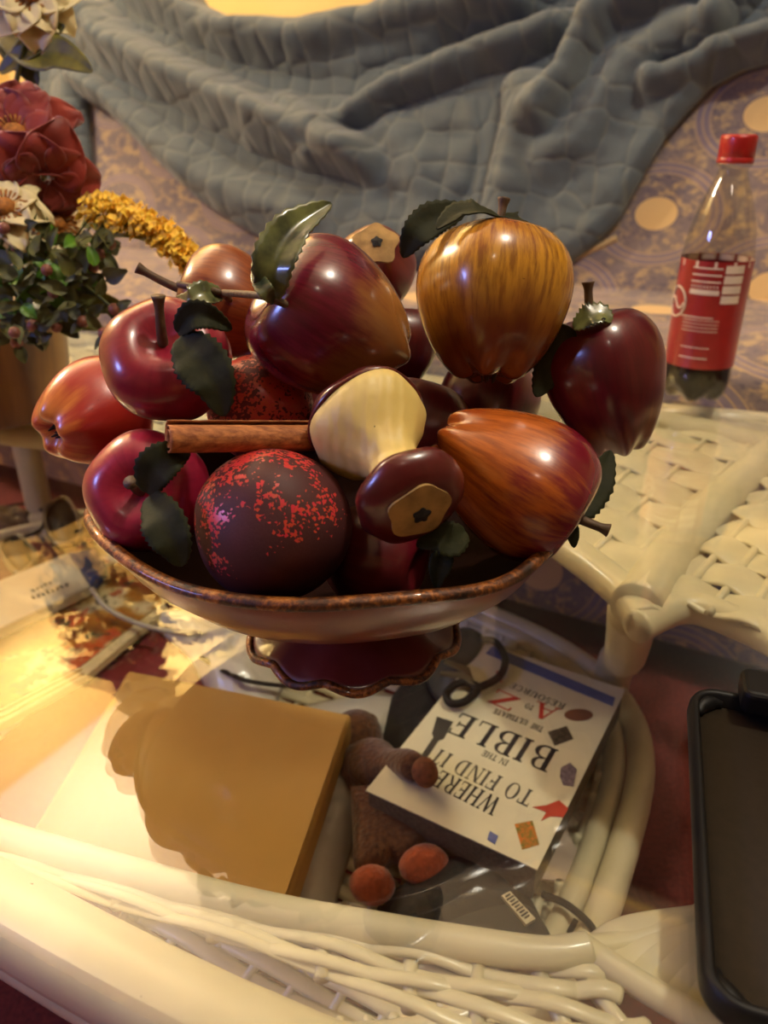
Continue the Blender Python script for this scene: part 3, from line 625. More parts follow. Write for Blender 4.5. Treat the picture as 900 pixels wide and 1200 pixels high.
for z in np.linspace(.074, .084, 4): whites.append(on_label(z, z+.0006, -38, 20, None))
whites.append(on_label(.0865, .0875, -45, 10, None)); whites.append(on_label(.058, .0588, -35, 12, None)); whites.append(on_label(.048, .049, -35, 12, None))
for k in range(9): whites.append(on_label(.114, .1165, -33+k*5, -31+k*5, None))
obj('label_print', *join(*whites), M['white'], bt)
ring = []
for i in range(41):
    t = 2*PI*i/40; ang = -62+math.degrees(.013*math.cos(t)/.033); a = math.radians(ang)-PI/2-math.atan2(bp[0], bp[1]); ring.append((bp[0]+.0332*math.cos(a), bp[1]+.0332*math.sin(a), GZ+.098+.014*math.sin(t)))
sw = []
for i in range(21):
    t = i/20; ang = -82+40*t; a = math.radians(ang)-PI/2-math.atan2(bp[0], bp[1]); sw.append((bp[0]+.0333*math.cos(a), bp[1]+.0333*math.sin(a), GZ+.094+.006*math.sin(t*6)+.006*t))
obj('label_emblem', *join(tube(ring[:-1], .0010, 6, True), tube(sw, .0011, 6)), M['white'], bt)
# ------------------------------------------------------------------ phone case
def rrect(w, h, r, n=8):
    P = []
    for cx, cy, a0 in ((w-r, r, -PI/2), (w-r, h-r, 0), (r, h-r, PI/2), (r, r, PI)):
        for k in range(n+1): a = a0+PI/2*k/n; P.append((cx+r*math.cos(a), cy+r*math.sin(a)))
    return P
pt = at_z(806, 838, GZ+.006)[:2]; pb = at_z(818, 1135, GZ+.006)[:2]; d_ = nrm(pt-pb); s_ = np.array([d_[1], -d_[0]]); Lp = .155
po = pb-d_*.014
pc_ = thing('phone_case', 'black phone case lying open side up on the glass at right', 'phone case', (po[0]+s_[0]*.04+d_[0]*.08, po[1]+s_[1]*.04+d_[1]*.08, GZ))
def pw(q, z): return np.array([po[0]+s_[0]*q[0]+d_[0]*q[1], po[1]+s_[1]*q[0]+d_[1]*q[1], GZ+z])
M['rubber'] = plain('black_rubber', (18, 16, 15), .5, .1, 80, spec=.25); M['panel'] = plain('brown_black_panel', (46, 38, 28), .6, .08, 300, spec=.15)
def loops(rings, mat, name, close=True):
    V, F = [], []; n = len(rings[0])
    for R_ in rings: V += R_
    for i in range(len(rings)-1):
        for k in range(n): F.append((i*n+k, i*n+(k+1) % n, (i+1)*n+(k+1) % n, (i+1)*n+k))
    if close: F += [tuple(range(n))[::-1], tuple(range((len(rings)-1)*n, len(rings)*n))]
    return obj(name, V, F, mat, pc_)
def ins(d, z, W=.082, H_=None, r=.013):
    H_ = H_ or Lp; return [pw((x+d, y+d), z) for x, y in rrect(W-2*d, H_-2*d, max(.002, r-d))]
loops([ins(.0025, .0003), ins(.0008, .001), ins(0, .004), ins(.0002, .009), ins(.0012, .0112), ins(.0030, .0115), ins(.0042, .0105), ins(.0055, .0045)], M['rubber'], 'bumper', False)
loops([ins(.0025, .0003), ins(.005, .0046)], M['panel'], 'back_panel', True)
for cx, cy, a0 in ((.0135, .0135, PI), (.0685, .0135, -PI/2), (.0135, Lp-.0135, PI/2), (.0685, Lp-.0135, 0)):
    obj('corner_guard', *tube([pw((cx+.0085*math.cos(a0+PI/2*k/8), cy+.0085*math.sin(a0+PI/2*k/8)), .0062) for k in range(-1, 10)], lambda t: .0016+.0024*math.sin(PI*t), 10), M['rubber'], pc_)
ringp = [pw((.046+.0065*math.cos(2*PI*k/24), .088+.0065*math.sin(2*PI*k/24)), .0047) for k in range(24)]
obj('round_cutout', *tube(ringp, .0009, 8, True), M['rubber'], pc_)
V, F = prism([pw((x, y), 0)[:2] for x, y in rrect(.046, .021, .004)], GZ+.010, GZ+.022); V = [(a+s_[0]*.021+d_[0]*(Lp-.015), b+s_[1]*.021+d_[1]*(Lp-.015), c) for a, b, c in V]
bevel(obj('belt_clip', V, F, M['rubber'], pc_, False), .0025)
# ------------------------------------------------------------------ things on the lower shelf
def quad_prism(name, px4, z, th, mat, parent=None, bv=.001, rect=True):
    P = [at_z(x, y, z) for x, y in px4]
    o = obj(name, *prism([p[:2] for p in P], z-th, z), mat, parent, False)
    if bv: bevel(o, bv)
    return o
S0 = SZ                                                                 # shelf surface
# kraft package
kz = .246
def kraft():
    m = N('kraft_paper'); co = m.coord(); nz = m.noise(co, 25, 5)
    m.p(Base_Color=m.mix(nz, lin((196, 156, 84)), lin((184, 140, 70))), Roughness=.7); m.bump(m.noise(co, 40, 4), .2, .002); return m.m
M['kraft'] = kraft()
kq = [(150, 784), (412, 836), (335, 1066), (36, 974)]
kc = np.mean([at_z(x, y, kz) for x, y in kq], 0)
kp = thing('kraft_package', 'tan kraft paper package lying flat under the glass at lower left', 'package', (kc[0], kc[1], kz-.026))
quad_prism('package_body', kq, kz, .026, M['kraft'], kp, .004)
fl = [at_z(x, y, kz+.001) for x, y in ((372, 836), (406, 842), (330, 1062), (290, 1052))]
o = obj('flap', *prism([p[:2] for p in fl], kz+.0002, kz+.0016), M['kraft'], kp, False)
# maroon folder
M['maroon'] = plain('maroon_cloth_cover', (128, 42, 44), .6, .1, 200)
mf = thing('book', 'maroon cloth-covered book partly under the kraft package', 'book', at_z(140, 840, .19), None)
q = [(175, 690), (290, 730), (190, 965), (-70, 1000), (-60, 900)]
P = [at_z(x, y, .218) for x, y in ((190, 700), (300, 760), (130, 1060), (-60, 1000), (-40, 900))]
bevel(obj('cover', *prism([p[:2] for p in P], .1985, .2175), M['maroon'], mf, False), .002)
P2 = [p*.985+kc*.015 for p in P]; obj('page_block', *prism([p[:2] for p in P2], .190, .1984), M['white'], mf, False)
# magazine with food photographs
def mag():
    m = N('food_photo_print'); co = m.coord(); v = m.n('ShaderNodeTexVoronoi'); m.set(v.inputs['Vector'], co); v.inputs['Scale'].default_value = 22
    n1 = m.noise(co, 30, 5, .6); n2 = m.noise(co, 14, 4)
    c = m.ramp(n2, [(.36, (110, 58, 18)), (.50, (178, 112, 36)), (.55, (190, 140, 66)), (.60, (230, 212, 160)), (.72, (214, 196, 140))], 'LINEAR')
    c = m.mix(m.ramp(n1, [(.56, 0.), (.62, 1.)]), c, lin((188, 82, 40))); c = m.mix(m.ramp(m.noise(co, 48, 4), [(.60, 0.), (.66, 1.)]), c, lin((82, 70, 44)))
    m.p(Base_Color=c, Roughness=.3, Coat_Weight=.3); return m.m
M['mag'] = mag(); M['paper'] = plain('cream_paper', (222, 202, 150), .6, .05)
mz = .236
mg = thing('magazine', 'food magazine with orange and brown pictures at the left of the shelf', 'magazine', at_z(60, 760, mz-.012))
quad_prism('page_block', [(-90, 772), (160, 650), (196, 712), (100, 792), (-60, 882)], mz-.001, .008, M['paper'], mg)
quad_prism('cover', [(-90, 768), (160, 648), (190, 706), (95, 780), (-62, 862)], mz, .0008, M['mag'], mg, 0)
for (x0, y0, x1, y1) in ((-62, 866, 96, 784), (-61, 874, 98, 789)):
    a, b = at_z(x0, y0, mz), at_z(x1, y1, mz); obj('border_stripe', *tube([a, b], .0013, 6, False, .3), plain('mustard_stripe', (190, 140, 50), .5), mg)
# white packet with blue corner
qz = .252
pk = thing('packet', 'white paper packet with a dark blue corner lying on the magazine', 'packet', at_z(40, 690, qz-.014))
quad_prism('packet_body', [(-80, 712), (80, 647), (106, 686), (-56, 762)], qz, .012, plain('white_card', (206, 196, 170), .5, .04), pk, .002)
quad_prism('blue_corner', [(80, 647), (112, 642), (126, 664), (106, 686)], qz, .012, plain('blue_card', (34, 54, 112), .4, .1), pk, .002)
ink = plain('dark_ink', (62, 56, 52), .6); parts = []
for r_, (ax_, ay, bx_, by) in enumerate(((38, 694, 62, 683), (38, 703, 82, 686))):
    a, b = at_z(ax_, ay, qz), at_z(bx_, by, qz); n_ = 5 if r_ == 0 else 8; up_ = nrm(np.cross((0, 0, 1), b-a))
    for k in range(n_):
        p = a+(b-a)*(k+.5)/n_; h_ = (.0035 if r_ == 0 else .005)*(1 if k % 3 else 1.4); parts.append(tube([p+up_*0+np.array([0, 0, .0002]), p+up_*h_+np.array([0, 0, .0002])], .0011, 6, False, .25))
        if k % 2: parts.append(tube([p+up_*h_+np.array([0, 0, .0002]), p+up_*h_+(b-a)*.6/n_+np.array([0, 0, .0002])], .0009, 6, False, .25))
obj('printed_lettering', *join(*parts), ink, pk)
# string
sp = spline([at_z(108, 690, .256), at_z(125, 712, .25), at_z(160, 730, .245), at_z(200, 740, .243), at_z(235, 742, .242)], 8)
tag(obj('cord', *tube(sp, .0026, 8), plain('white_cord', (206, 196, 168), .6)), 'white cord running from the blue-cornered packet to the white bag', 'cord')
# crumpled plastic bags
def crumple(name, outline_px, z, hgt, mat, label, cat, seed=0, amp=.5, n=40):
    P = [at_z(x, y, z)[:2] for x, y in outline_px]; P = [np.array([p[0], p[1], 0]) for p in P]; O = spline(P, 8, True); c = np.mean(O, 0); K = len(O); V, F = [], []; R_ = 16
    for i in range(R_+1):
        t = i/R_
        for k in range(K):
            q = c+(O[k]-c)*(1-t); e = math.sin(min(t*1.8, 1)*PI/2)
            h = hgt*e*(1+amp*noise.noise(Vector((q[0]*30+seed, q[1]*30, 0)))+amp*.4*noise.noise(Vector((q[0]*90+seed, q[1]*90, 5))))
            V.append((q[0], q[1], z-hgt+max(h, 0)))
    for i in range(R_):
        for k in range(K): F.append((i*K+k, i*K+(k+1) % K, (i+1)*K+(k+1) % K, (i+1)*K+k))
    F.append(tuple(range(K))[::-1]); o = obj(name, V, F, mat); tag(o, label, cat); return o
M['bag'] = plain('white_plastic_film', (212, 206, 192), .35, .05, 60, coat=.3, bump=.4)
crumple('plastic_bag', [(160, 700), (250, 705), (300, 725), (330, 770), (310, 812), (250, 800), (215, 745)], .240, .0215, M['bag'], 'white crumpled plastic bag behind the kraft package', 'bag', 2)
crumple('plastic_sleeve', [(330, 812), (470, 792), (440, 880), (405, 990), (375, 1072), (320, 1074), (330, 1000), (390, 880)], .214, .024, M['bag'], 'white plastic sleeve sticking out along the right side of the kraft package', 'bag', 5, .25)
tag(obj('strap', *tube(spline([at_z(235, 770, .236), at_z(270, 790, .238), at_z(300, 800, .238), at_z(360, 806, .222)], 6), .003, 8, False, .4), M['rubber']), 'thin black strap across the white bag behind the package', 'strap')
crumple('black_pouch', [(448, 812), (480, 770), (540, 775), (560, 800), (520, 850), (492, 892), (462, 890), (440, 860)], .218, .026, plain('black_cloth', (30, 27, 24), .85, .2, 200), 'black cloth pouch under the foot of the bowl, left of the book', 'pouch', 7, .3)
crumple('grey_pouch', [(500, 770), (512, 735), (545, 718), (575, 728), (580, 752), (560, 785), (525, 800)], .250, .027, plain('grey_green_vinyl', (76, 80, 70), .5, .1, 60), 'rounded grey green pouch at the far corner of the book', 'pouch', 9, .1)
# sunglasses far left
sg = thing('sunglasses', 'black sunglasses on a maroon cloth at the far left of the shelf', 'sunglasses', at_z(50, 630, .2))
lens = plain('dark_lens', (22, 18, 15), .5, .1, 20, coat=0, spec=.2)
for q in ([(52, 600), (78, 584), (95, 626), (64, 636)], [(0, 640), (22, 628), (42, 652), (20, 672)]):
    O = spline([at_z(x, y, .222) for x, y in q], 8, True); obj('lens', *prism([p[:2] for p in O], .214, .219), lens, sg); obj('rim', *tube(O, .0028, 8, True), plain('clear_grey_frame', (120, 108, 84), .3, .1, 30, coat=.4), sg)
obj('bridge', *tube(spline([at_z(52, 612, .222), at_z(46, 622, .226), at_z(24, 630, .222)], 6), .0022, 8), M['rubber'], sg)
for q in ([(52, 600), (30, 590), (-20, 600)], [(0, 640), (-20, 650), (-50, 640)]): obj('temple', *tube(spline([at_z(x, y, .22) for x, y in q], 6), .002, 8), M['rubber'], sg)
crumple('maroon_cloth', [(-60, 664), (-20, 634), (40, 622), (92, 640), (98, 652), (60, 668), (0, 690)], .208, .018, plain('maroon_fabric', (110, 40, 42), .8, .1, 200), 'folded maroon cloth under the sunglasses', 'cloth', 11, .4)
crumple('patterned_pouch', [(-60, 604), (-40, 590), (30, 586), (44, 594), (36, 602), (-10, 612)], .224, .030, plain('grey_brown_fabric', (118, 104, 84), .8, .3, 90, c2=(66, 58, 48)), 'mottled grey brown cloth pouch by the far shelf rim behind the sunglasses', 'pouch', 13, .4)
# the book
BZ = .247; bc = at_z(733, 808, BZ)[:2]
v_ = nrm((at_z(630, 1018, BZ)-at_z(733, 808, BZ))[:2]); u_ = np.array([v_[1], -v_[0]]); u_ = u_ if u_[0] < 0 else -u_; BW, BH = .127, .204
def bw(u, v, z=BZ): return np.array([bc[0]+u_[0]*u*BW+v_[0]*v*BH, bc[1]+u_[1]*u*BW+v_[1]*v*BH, z])
def buv(px, py): p = at_z(px, py, BZ)[:2]-bc; return np.dot(p, u_)/BW, np.dot(p, v_)/BH
cen = bw(.5, .5); bk = thing('book', 'white paperback titled WHERE TO FIND IT IN THE BIBLE lying on the shelf', 'book', (cen[0], cen[1], .217))
M['cover'] = plain('white_cover', (222, 214, 186), .35, .03, 60, coat=.3)
obj('page_block', *prism([bw(a, b)[:2] for a, b in ((.01, .01), (.99, .01), (.99, .99), (.01, .99))], .217, BZ-.001), plain('grey_page_edges', (104, 96, 78), .8, .2, 400), bk, False)
obj('cover', *prism([bw(a, b)[:2] for a, b in ((0, 0), (1, 0), (1, 1), (0, 1))], BZ-.001, BZ), M['cover'], bk, False)
def decal(name, pts, mat, dz=.0004):  # print on the cover, raised by the ink film only
    V = [bw(a, b, BZ+dz) for a, b in pts]; n = len(V); V += [bw(a, b, BZ) for a, b in pts]
    return (V, [tuple(range(n))]+[(i, (i+1) % n, n+(i+1) % n, n+i) for i in range(n)])
def box_(x0, y0, x1, y1): return [(x0, y0), (x1, y0), (x1, y1), (x0, y1)]
def arc(cx, cy, rx, ry, a0, a1, tmid, tend, n=14):
    o_, i_ = [], []
    for k in range(n+1):
        a = math.radians(a0+(a1-a0)*k/n); t = tend+(tmid-tend)*abs(math.cos(a)); o_.append((cx+rx*math.cos(a), cy+ry*math.sin(a))); i_.append((cx+(rx-t)*math.cos(a), cy+(ry-tend)*math.sin(a)))
    return [(o_[k], o_[k+1], i_[k+1], i_[k]) for k in range(n)]
def stem_(x, w=.15, y0=0, y1=1): return [box_(x, y0, x+w, y1), box_(x-.07, y0, x+w+.07, y0+.05), box_(x-.07, y1-.05, x+w+.07, y1)]
def dia(x0, y0, x1, y1, w): return [[(x0, y0), (x0+w, y0), (x1+w, y1), (x1, y1)]]
G = {
 'I': (.35, stem_(.1)), 'H': (.85, stem_(.1)+stem_(.6)+[box_(.2, .47, .6, .53)]),
 'E': (.68, stem_(.1)+[box_(.1, .95, .6, 1), box_(.1, 0, .62, .05), box_(.2, .47, .5, .53), box_(.56, .78, .6, 1), box_(.58, 0, .62, .24), box_(.46, .38, .5, .62)]),
 'F': (.64, stem_(.1)+[box_(.1, .95, .6, 1), box_(.2, .47, .5, .53), box_(.56, .78, .6, 1), box_(.46, .38, .5, .62)]),
 'L': (.66, stem_(.1)+[box_(.1, 0, .6, .05), box_(.56, 0, .6, .26)]),
 'T': (.74, stem_(.3)+[box_(.04, .94, .7, 1), box_(.04, .78, .08, 1), box_(.66, .78, .7, 1)]),
 'O': (.84, arc(.42, .5, .37, .52, 0, 360, .15, .05, 28)),
 'D': (.84, stem_(.1)+arc(.34, .5, .42, .5, -90, 90, .15, .05)+[box_(.1, 0, .36, .05), box_(.1, .95, .36, 1)]),
 'B': (.74, stem_(.1)+arc(.32, .76, .28, .24, -90, 90, .13, .05)+arc(.34, .26, .33, .27, -90, 90, .14, .05)+[box_(.1, 0, .36, .05), box_(.1, .95, .34, 1), box_(.1, .49, .36, .54)]),
 'R': (.82, stem_(.1)+arc(.34, .74, .3, .26, -90, 90, .13, .05)+[box_(.1, .95, .36, 1), box_(.1, .48, .36, .53)]+dia(.62, 0, .34, .5, .16)),
 'N': (.86, [box_(.12, 0, .17, 1), box_(.68, 0, .73, 1), box_(.02, 0, .27, .05), box_(.58, .95, .83, 1), box_(.0, .95, .2, 1)]+dia(.57, 0, .08, 1, .16)),
 'W': (1.16, dia(.3, 0, .06, 1, .15)+dia(.33, 0, .55, 1, .05)+dia(.76, 0, .5, 1, .15)+dia(.8, 0, 1.05, 1, .05)+[box_(-.02, .95, .28, 1), box_(.92, .95, 1.16, 1)]),
 'A': (.86, dia(.06, 0, .4, 1, .05)+dia(.6, 0, .36, 1, .16)+[box_(.2, .3, .6, .35), box_(-.02, 0, .2, .05), box_(.52, 0, .86, .05)]),
 'Z': (.76, [box_(.06, .94, .7, 1), box_(.04, 0, .7, .06), box_(.06, .76, .1, 1), box_(.66, 0, .7, .26)]+dia(.04, .02, .52, .98, .17)),
 'U': (.84, [box_(.1, .3, .25, 1), box_(.62, .3, .67, 1), box_(.02, .95, .33, 1), box_(.54, .95, .76, 1)]+arc(.385, .3, .285, .31, 180, 360, .1, .05)),
 'S': (.6, arc(.3, .74, .23, .26, 20, 270, .1, .06)+arc(.3, .26, .25, .26, -160, 90, .1, .06)),
 'C': (.76, arc(.42, .5, .37, .52, 40, 320, .14, .05, 20)),
 'M': (1.0, [box_(.1, 0, .15, 1), box_(.76, 0, .91, 1), box_(.02, 0, .24, .05), box_(.68, 0, .98, .05)]+dia(.42, 0, .1, 1, .14)+dia(.43, 0, .76, 1, .05)), ' ': (.36, [])}
def text(s, pl_, pr_, h, mat, slant=0):
    """baseline runs between two points of the cover (given in the photograph)"""
    a, b = np.array(buv(*pl_)), np.array(buv(*pr_)); W = sum(G[c][0] for c in s)+.05*len(s); L_ = b-a; Lm = np.linalg.norm(L_*np.array([BW, BH])); dx = L_/W; up = np.array([-L_[1]*BH/Lm, L_[0]*BW/Lm]); up = np.array([up[0]/BW, up[1]/BH])*h
    x = 0; parts = []
    for c in s:
        for poly in G[c][1]: parts.append(decal('', [a+dx*(x+q[0]+slant*q[1])+up*q[1] for q in poly], None))
        x += G[c][0]+.05
    V, F = join(*parts); return obj('title_lettering', V, F, mat, bk, False)
blk = plain('title_ink', (38, 38, 44), .5); gry = plain('grey_ink', (92, 88, 84), .5); red = plain('red_ink', (196, 52, 40), .5); blu = plain('blue_ink', (84, 96, 158), .5)
text('WHERE', (590, 938), (517, 902), .0165, blk); text('TO FIND IT', (629, 929), (512, 876), .0155, gry); text('IN THE', (597, 892), (567, 879), .006, gry)
text('BIBLE', (656, 880), (538, 834), .026, blk); text('THE', (638, 853), (624, 847), .006, gry); text('ULTIMATE', (620, 845), (580, 830), .006, gry)
text('A', (657, 831), (628, 821), .019, red); text('TO', (627, 828), (617, 824), .006, gry); text('Z', (612, 820), (580, 806), .019, red); text('RESOURCE', (664, 826), (600, 800), .007, gry)
def patch(name, pxs, mat): V, F = decal('', [np.array(buv(*p)) for p in pxs], None); return obj(name, V, F, mat, bk, False)
patch('blue_band', [(718, 828), (721, 818), (577, 757), (569, 766)], blu)
patch('cover_picture', [(662+17*math.cos(t)+16, 838+7*math.sin(t)) for t in np.linspace(0, 2*PI, 20)[:-1]], plain('brown_print', (122, 70, 46), .5))
patch('cover_picture', [(642, 858), (664, 851), (672, 866), (650, 874)], plain('grey_print', (88, 76, 60), .5, .4, 300))
patch('cover_picture', [(657, 900), (668, 894), (676, 902), (672, 922), (660, 920), (656, 910)], plain('violet_print', (138, 122, 134), .5, .3, 300))
patch('cover_picture', [(624, 946), (640, 944), (655, 938), (666, 948), (660, 958), (645, 957), (634, 962), (640, 952)], plain('red_print', (186, 62, 40), .5))
patch('cover_picture', [(603, 966), (624, 962), (632, 990), (612, 996)], plain('orange_green_print', (206, 112, 36), .5, 0, 380, c2=(96, 110, 40)))
patch('cover_picture', [(574, 974), (584, 980), (580, 990), (571, 984)], blu)
patch('cover_picture', [(512, 840), (531, 846), (520, 866), (514, 868), (498, 892), (492, 888), (508, 864), (506, 860)], plain('dark_grey_print', (64, 62, 58), .5))
patch('cover_picture', [(582, 786), (590, 790), (588, 800), (580, 797)], red)
# scissors on the book
sz_ = BZ+.0065
sc = thing('scissors', 'black handled scissors lying across the far corner of the book', 'scissors', at_z(560, 790, BZ))
for q in ([(566, 748), (584, 754), (592, 776), (580, 800), (560, 806), (566, 790), (584, 778), (580, 762)], [(560, 806), (545, 822), (528, 824), (524, 812), (540, 800)]):
    if len(q) == 8: q = [(562, 750), (580, 752), (592, 772), (586, 792), (566, 804), (552, 806)]; obj('handle_loop', *tube(spline([at_z(x, y, sz_) for x, y in q], 6), .0034, 10), M['rubber'], sc)
    else: obj('handle_loop', *tube(spline([at_z(x, y, sz_) for x, y in q], 6, True), .0034, 10, True), M['rubber'], sc)
st = plain('steel_blade', (150, 140, 116), .3, .1, 30, metal=.8)
for q in ([(556, 802), (545, 790), (520, 778), (522, 774), (550, 784)], [(556, 804), (540, 796), (516, 792), (516, 788), (545, 790)]):
    obj('blade', *prism([at_z(x, y, sz_)[:2] for x, y in q], sz_+.0002, sz_+.0018), st, sc, False); sz_ += .002
# folded leaflet between book and rim
tag(quad_prism('leaflet', [(660, 966), (690, 1020), (686, 1036), (634, 1030), (640, 1006)], .205, .0012, plain('pale_pink_leaflet', (196, 176, 160), .5, .1, 60), None, 0), 'small folded pink and white leaflet beside the book near the basket edge', 'leaflet')
# teddy bear: one continuous body
def skin(name, pts, edges, radii, mat, parent, lvl=2):
    q = parent.location; me = bpy.data.meshes.new(name); me.from_pydata([(float(p[0]-q.x), float(p[1]-q.y), float(p[2]-q.z)) for p in pts], edges, []); o = bpy.data.objects.new(name, me); C.objects.link(o); o.parent = parent
    m = o.modifiers.new('s', 'SKIN'); m.use_smooth_shade = True; me.skin_vertices.new() if not me.skin_vertices else None
    for sv, r in zip(me.skin_vertices[0].data, radii): sv.radius = (r, r)
    me.skin_vertices[0].data[0].use_root = True; subsurf(o, lvl); me.materials.append(mat); return o
tz_ = .212
tb = thing('teddy_bear', 'brown plush bear with orange feet lying between package and book', 'toy', at_z(450, 960, .19))
plush = plain('brown_plush', (104, 62, 30), .95, .3, 260, bump=1, sheen=.4); paw = plain('orange_plush', (164, 70, 28), .9, .15, 260, bump=.8, sheen=.4)
tp = [at_z(446, 960, tz_), at_z(440, 912, tz_+.002), at_z(425, 880, tz_), at_z(470, 893, tz_+.034), at_z(490, 901, tz_+.048), at_z(478, 990, tz_+.006), at_z(490, 1004, tz_+.006), at_z(434, 1004, tz_), at_z(434, 1026, tz_), at_z(408, 905, tz_-.002)]
skin('bear_body', tp, [(0, 1), (1, 2), (1, 3), (3, 4), (0, 5), (5, 6), (0, 7), (7, 8), (1, 9)], [.022, .018, .020, .0115, .012, .0135, .013, .0135, .013, .011], plush, tb)
obj('foot', *blob(at_z(497, 1013, tz_+.008), (.0175, .0125, .0135), amp=.08, rot=frame_from((0, 0, 1), .3)), paw, tb); obj('foot', *blob(at_z(436, 1037, tz_+.001), (.0155, .0125, .0125), amp=.08), paw, tb)
obj('hand_patch', *blob(at_z(498, 905, tz_+.050), (.0095, .011, .0095), amp=.1), plain('tan_plush', (132, 80, 52), .9, .2, 260, bump=.6), tb)
obj('head', *blob(at_z(418, 862, tz_+.001), (.022, .022, .021), amp=.05), plush, tb)
for q in ((402, 850), (432, 846)): obj('ear', *blob(at_z(*q, tz_+.01), (.008, .008, .007)), plush, tb)
# black cap at the front
def cap_thing():
    t = thing('baseball_cap', 'black cap with a small white label lying upside down at the front', 'cap', at_z(560, 1060, .19)); cl = plain('black_cotton', (34, 31, 28), .85, .2, 260, bump=.4)
    out = [(440, 1062), (450, 1036), (490, 1012), (540, 985), (598, 1000), (628, 1045), (646, 1085), (650, 1120), (560, 1115), (450, 1098)]
    O = spline([np.append(at_z(x, y, .205)[:2], 0) for x, y in out], 8, True); c = np.mean(O, 0); K = len(O); V, F = [], []
    for i in range(15):
        s = i/14
        for k in range(K): q = c+(O[k]-c)*(1-s); V.append((q[0], q[1], .192+.032*math.sin(min(1, s*1.5)*PI/2)*(1+.18*noise.noise(Vector((q[0]*25, q[1]*25, 2))))))
    for i in range(14):
        for k in range(K): F.append((i*K+k, i*K+(k+1) % K, (i+1)*K+(k+1) % K, (i+1)*K+k))
    F.append(tuple(range(K))[::-1]); obj('crown', V, F, cl, t)
    br = [(500, 1090), (560, 1060), (612, 1052), (636, 1070), (648, 1116), (560, 1118)]
    O = spline([at_z(x, y, .234) for x, y in br], 8, True); bevel(obj('brim', *prism([p[:2] for p in O], .224, .229), plain('black_brim', (30, 28, 25), .7, .15, 200), t, False), .001)
    quad = [at_z(x, y, .234) for x, y in ((588, 1046), (598, 1041), (628, 1073), (617, 1080))]
    obj('white_label', *prism([p[:2] for p in quad], .229, .2315), plain('label_white', (196, 186, 158), .6, .1, 500), t, False); parts = []
    a, b = (quad[0]+quad[1])/2, (quad[2]+quad[3])/2
    for k in range(9): p = a+(b-a)*(k+.9)/10.5; w = nrm(np.cross((0, 0, 1), b-a))*(.0018+.0008*(k % 2)); z = np.array([0, 0, .2317-.234]); parts.append(tube([p-w+z, p+w+z], .0006, 5))
    obj('label_lettering', *join(*parts), ink, t)
cap_thing()
# dark folding glasses at the shelf's front right corner
gl = thing('reading_glasses', 'dark curved glasses arm and lens by the right front basket corner', 'glasses', at_z(675, 1080, .2))
obj('temple', *tube(spline([at_z(636, 1048, .215), at_z(664, 1060, .219), at_z(690, 1082, .218), at_z(700, 1100, .214)], 8), .0024, 8), M['rubber'], gl)
O = spline([at_z(x, y, .213) for x, y in ((656, 1066), (676, 1072), (700, 1100), (690, 1104), (664, 1086))], 8, True); obj('lens', *prism([p[:2] for p in O], .205, .209), lens, gl)
# ------------------------------------------------------------------ flower arrangement
pc0 = at_z(24, 505, GZ)+np.array([-.052, .06, 0]); FCx = pc0
fa = thing('flower_arrangement', 'artificial flowers with red, white and yellow blooms in a wooden pot', 'flower arrangement', (pc0[0], pc0[1], GZ))
def woodpot():
    m = N('brown_wood_pot'); co = m.coord(); mp = m.n('ShaderNodeMapping'); m.set(mp.inputs[0], co); mp.inputs['Rotation'].default_value = (0, .6, 0); mp.inputs['Scale'].default_value = (30, 30, 4); nz = m.noise(mp, 1.2, 4)
    m.p(Base_Color=m.mix(m.ramp(nz, [(.4, 0.), (.62, 1.)]), lin((128, 82, 24)), lin((92, 50, 14))), Roughness=.35, Coat_Weight=.3); return m.m
obj('pot', *lathe([(.003, .0), (.068, .0), (.072, .004), (.078, .05), (.082, .1), (.084, .104), (.08, .105), (.07, .095), (.003, .09)], 48, pc0, None, False), woodpot(), fa)
fol = plain('green_foliage', (96, 98, 40), .6, .4, 60, c2=(54, 52, 22)); fol2 = plain('bright_green_leaf', (92, 140, 30), .45, .2, 60); olive = plain('olive_leaf', (120, 114, 34), .5, .4, 50, c2=(74, 72, 36))
berry = plain('dull_pink_berry', (146, 86, 66), .5, .2, 60); stemg = plain('green_wire_stem', (74, 80, 30), .6)
FD = .60
def fp(px, py, d=FD): return at_d(px, py, d)
def petal_mesh(c, n, out, L_, W_, curl=.3, cup=.3, seed=0, K=12, J=9):
    out = nrm(out); n = nrm(n); s = nrm(np.cross(n, out)); n2 = np.cross(out, s); V, F = [], []
    for i in range(K+1):
        t = i/K; w = W_*(math.sin(PI*min(1, t**.75*.88+.06)))**.7
        for j in range(J):
            q = (j-(J-1)/2)/((J-1)/2); h = L_*(cup*t*(1-.3*t)-curl*t**3+.12*q*q+.05*math.sin(q*5+seed)*t+.04*noise.noise(Vector((q*2+seed, t*3, 0)))*2)
            V.append(np.array(c)+out*L_*t*(1-.08*q*q)+s*w*q+n2*h)
    for i in range(K):
        for j in range(J-1): F.append((i*J+j, i*J+j+1, (i+1)*J+j+1, (i+1)*J+j))
    return V, F
redp = plain('rust_red_petal', (160, 46, 24), .6, .25, 18, c2=(104, 26, 18), sheen=.3); whp = plain('cream_petal', (232, 216, 164), .6, .06, 30)
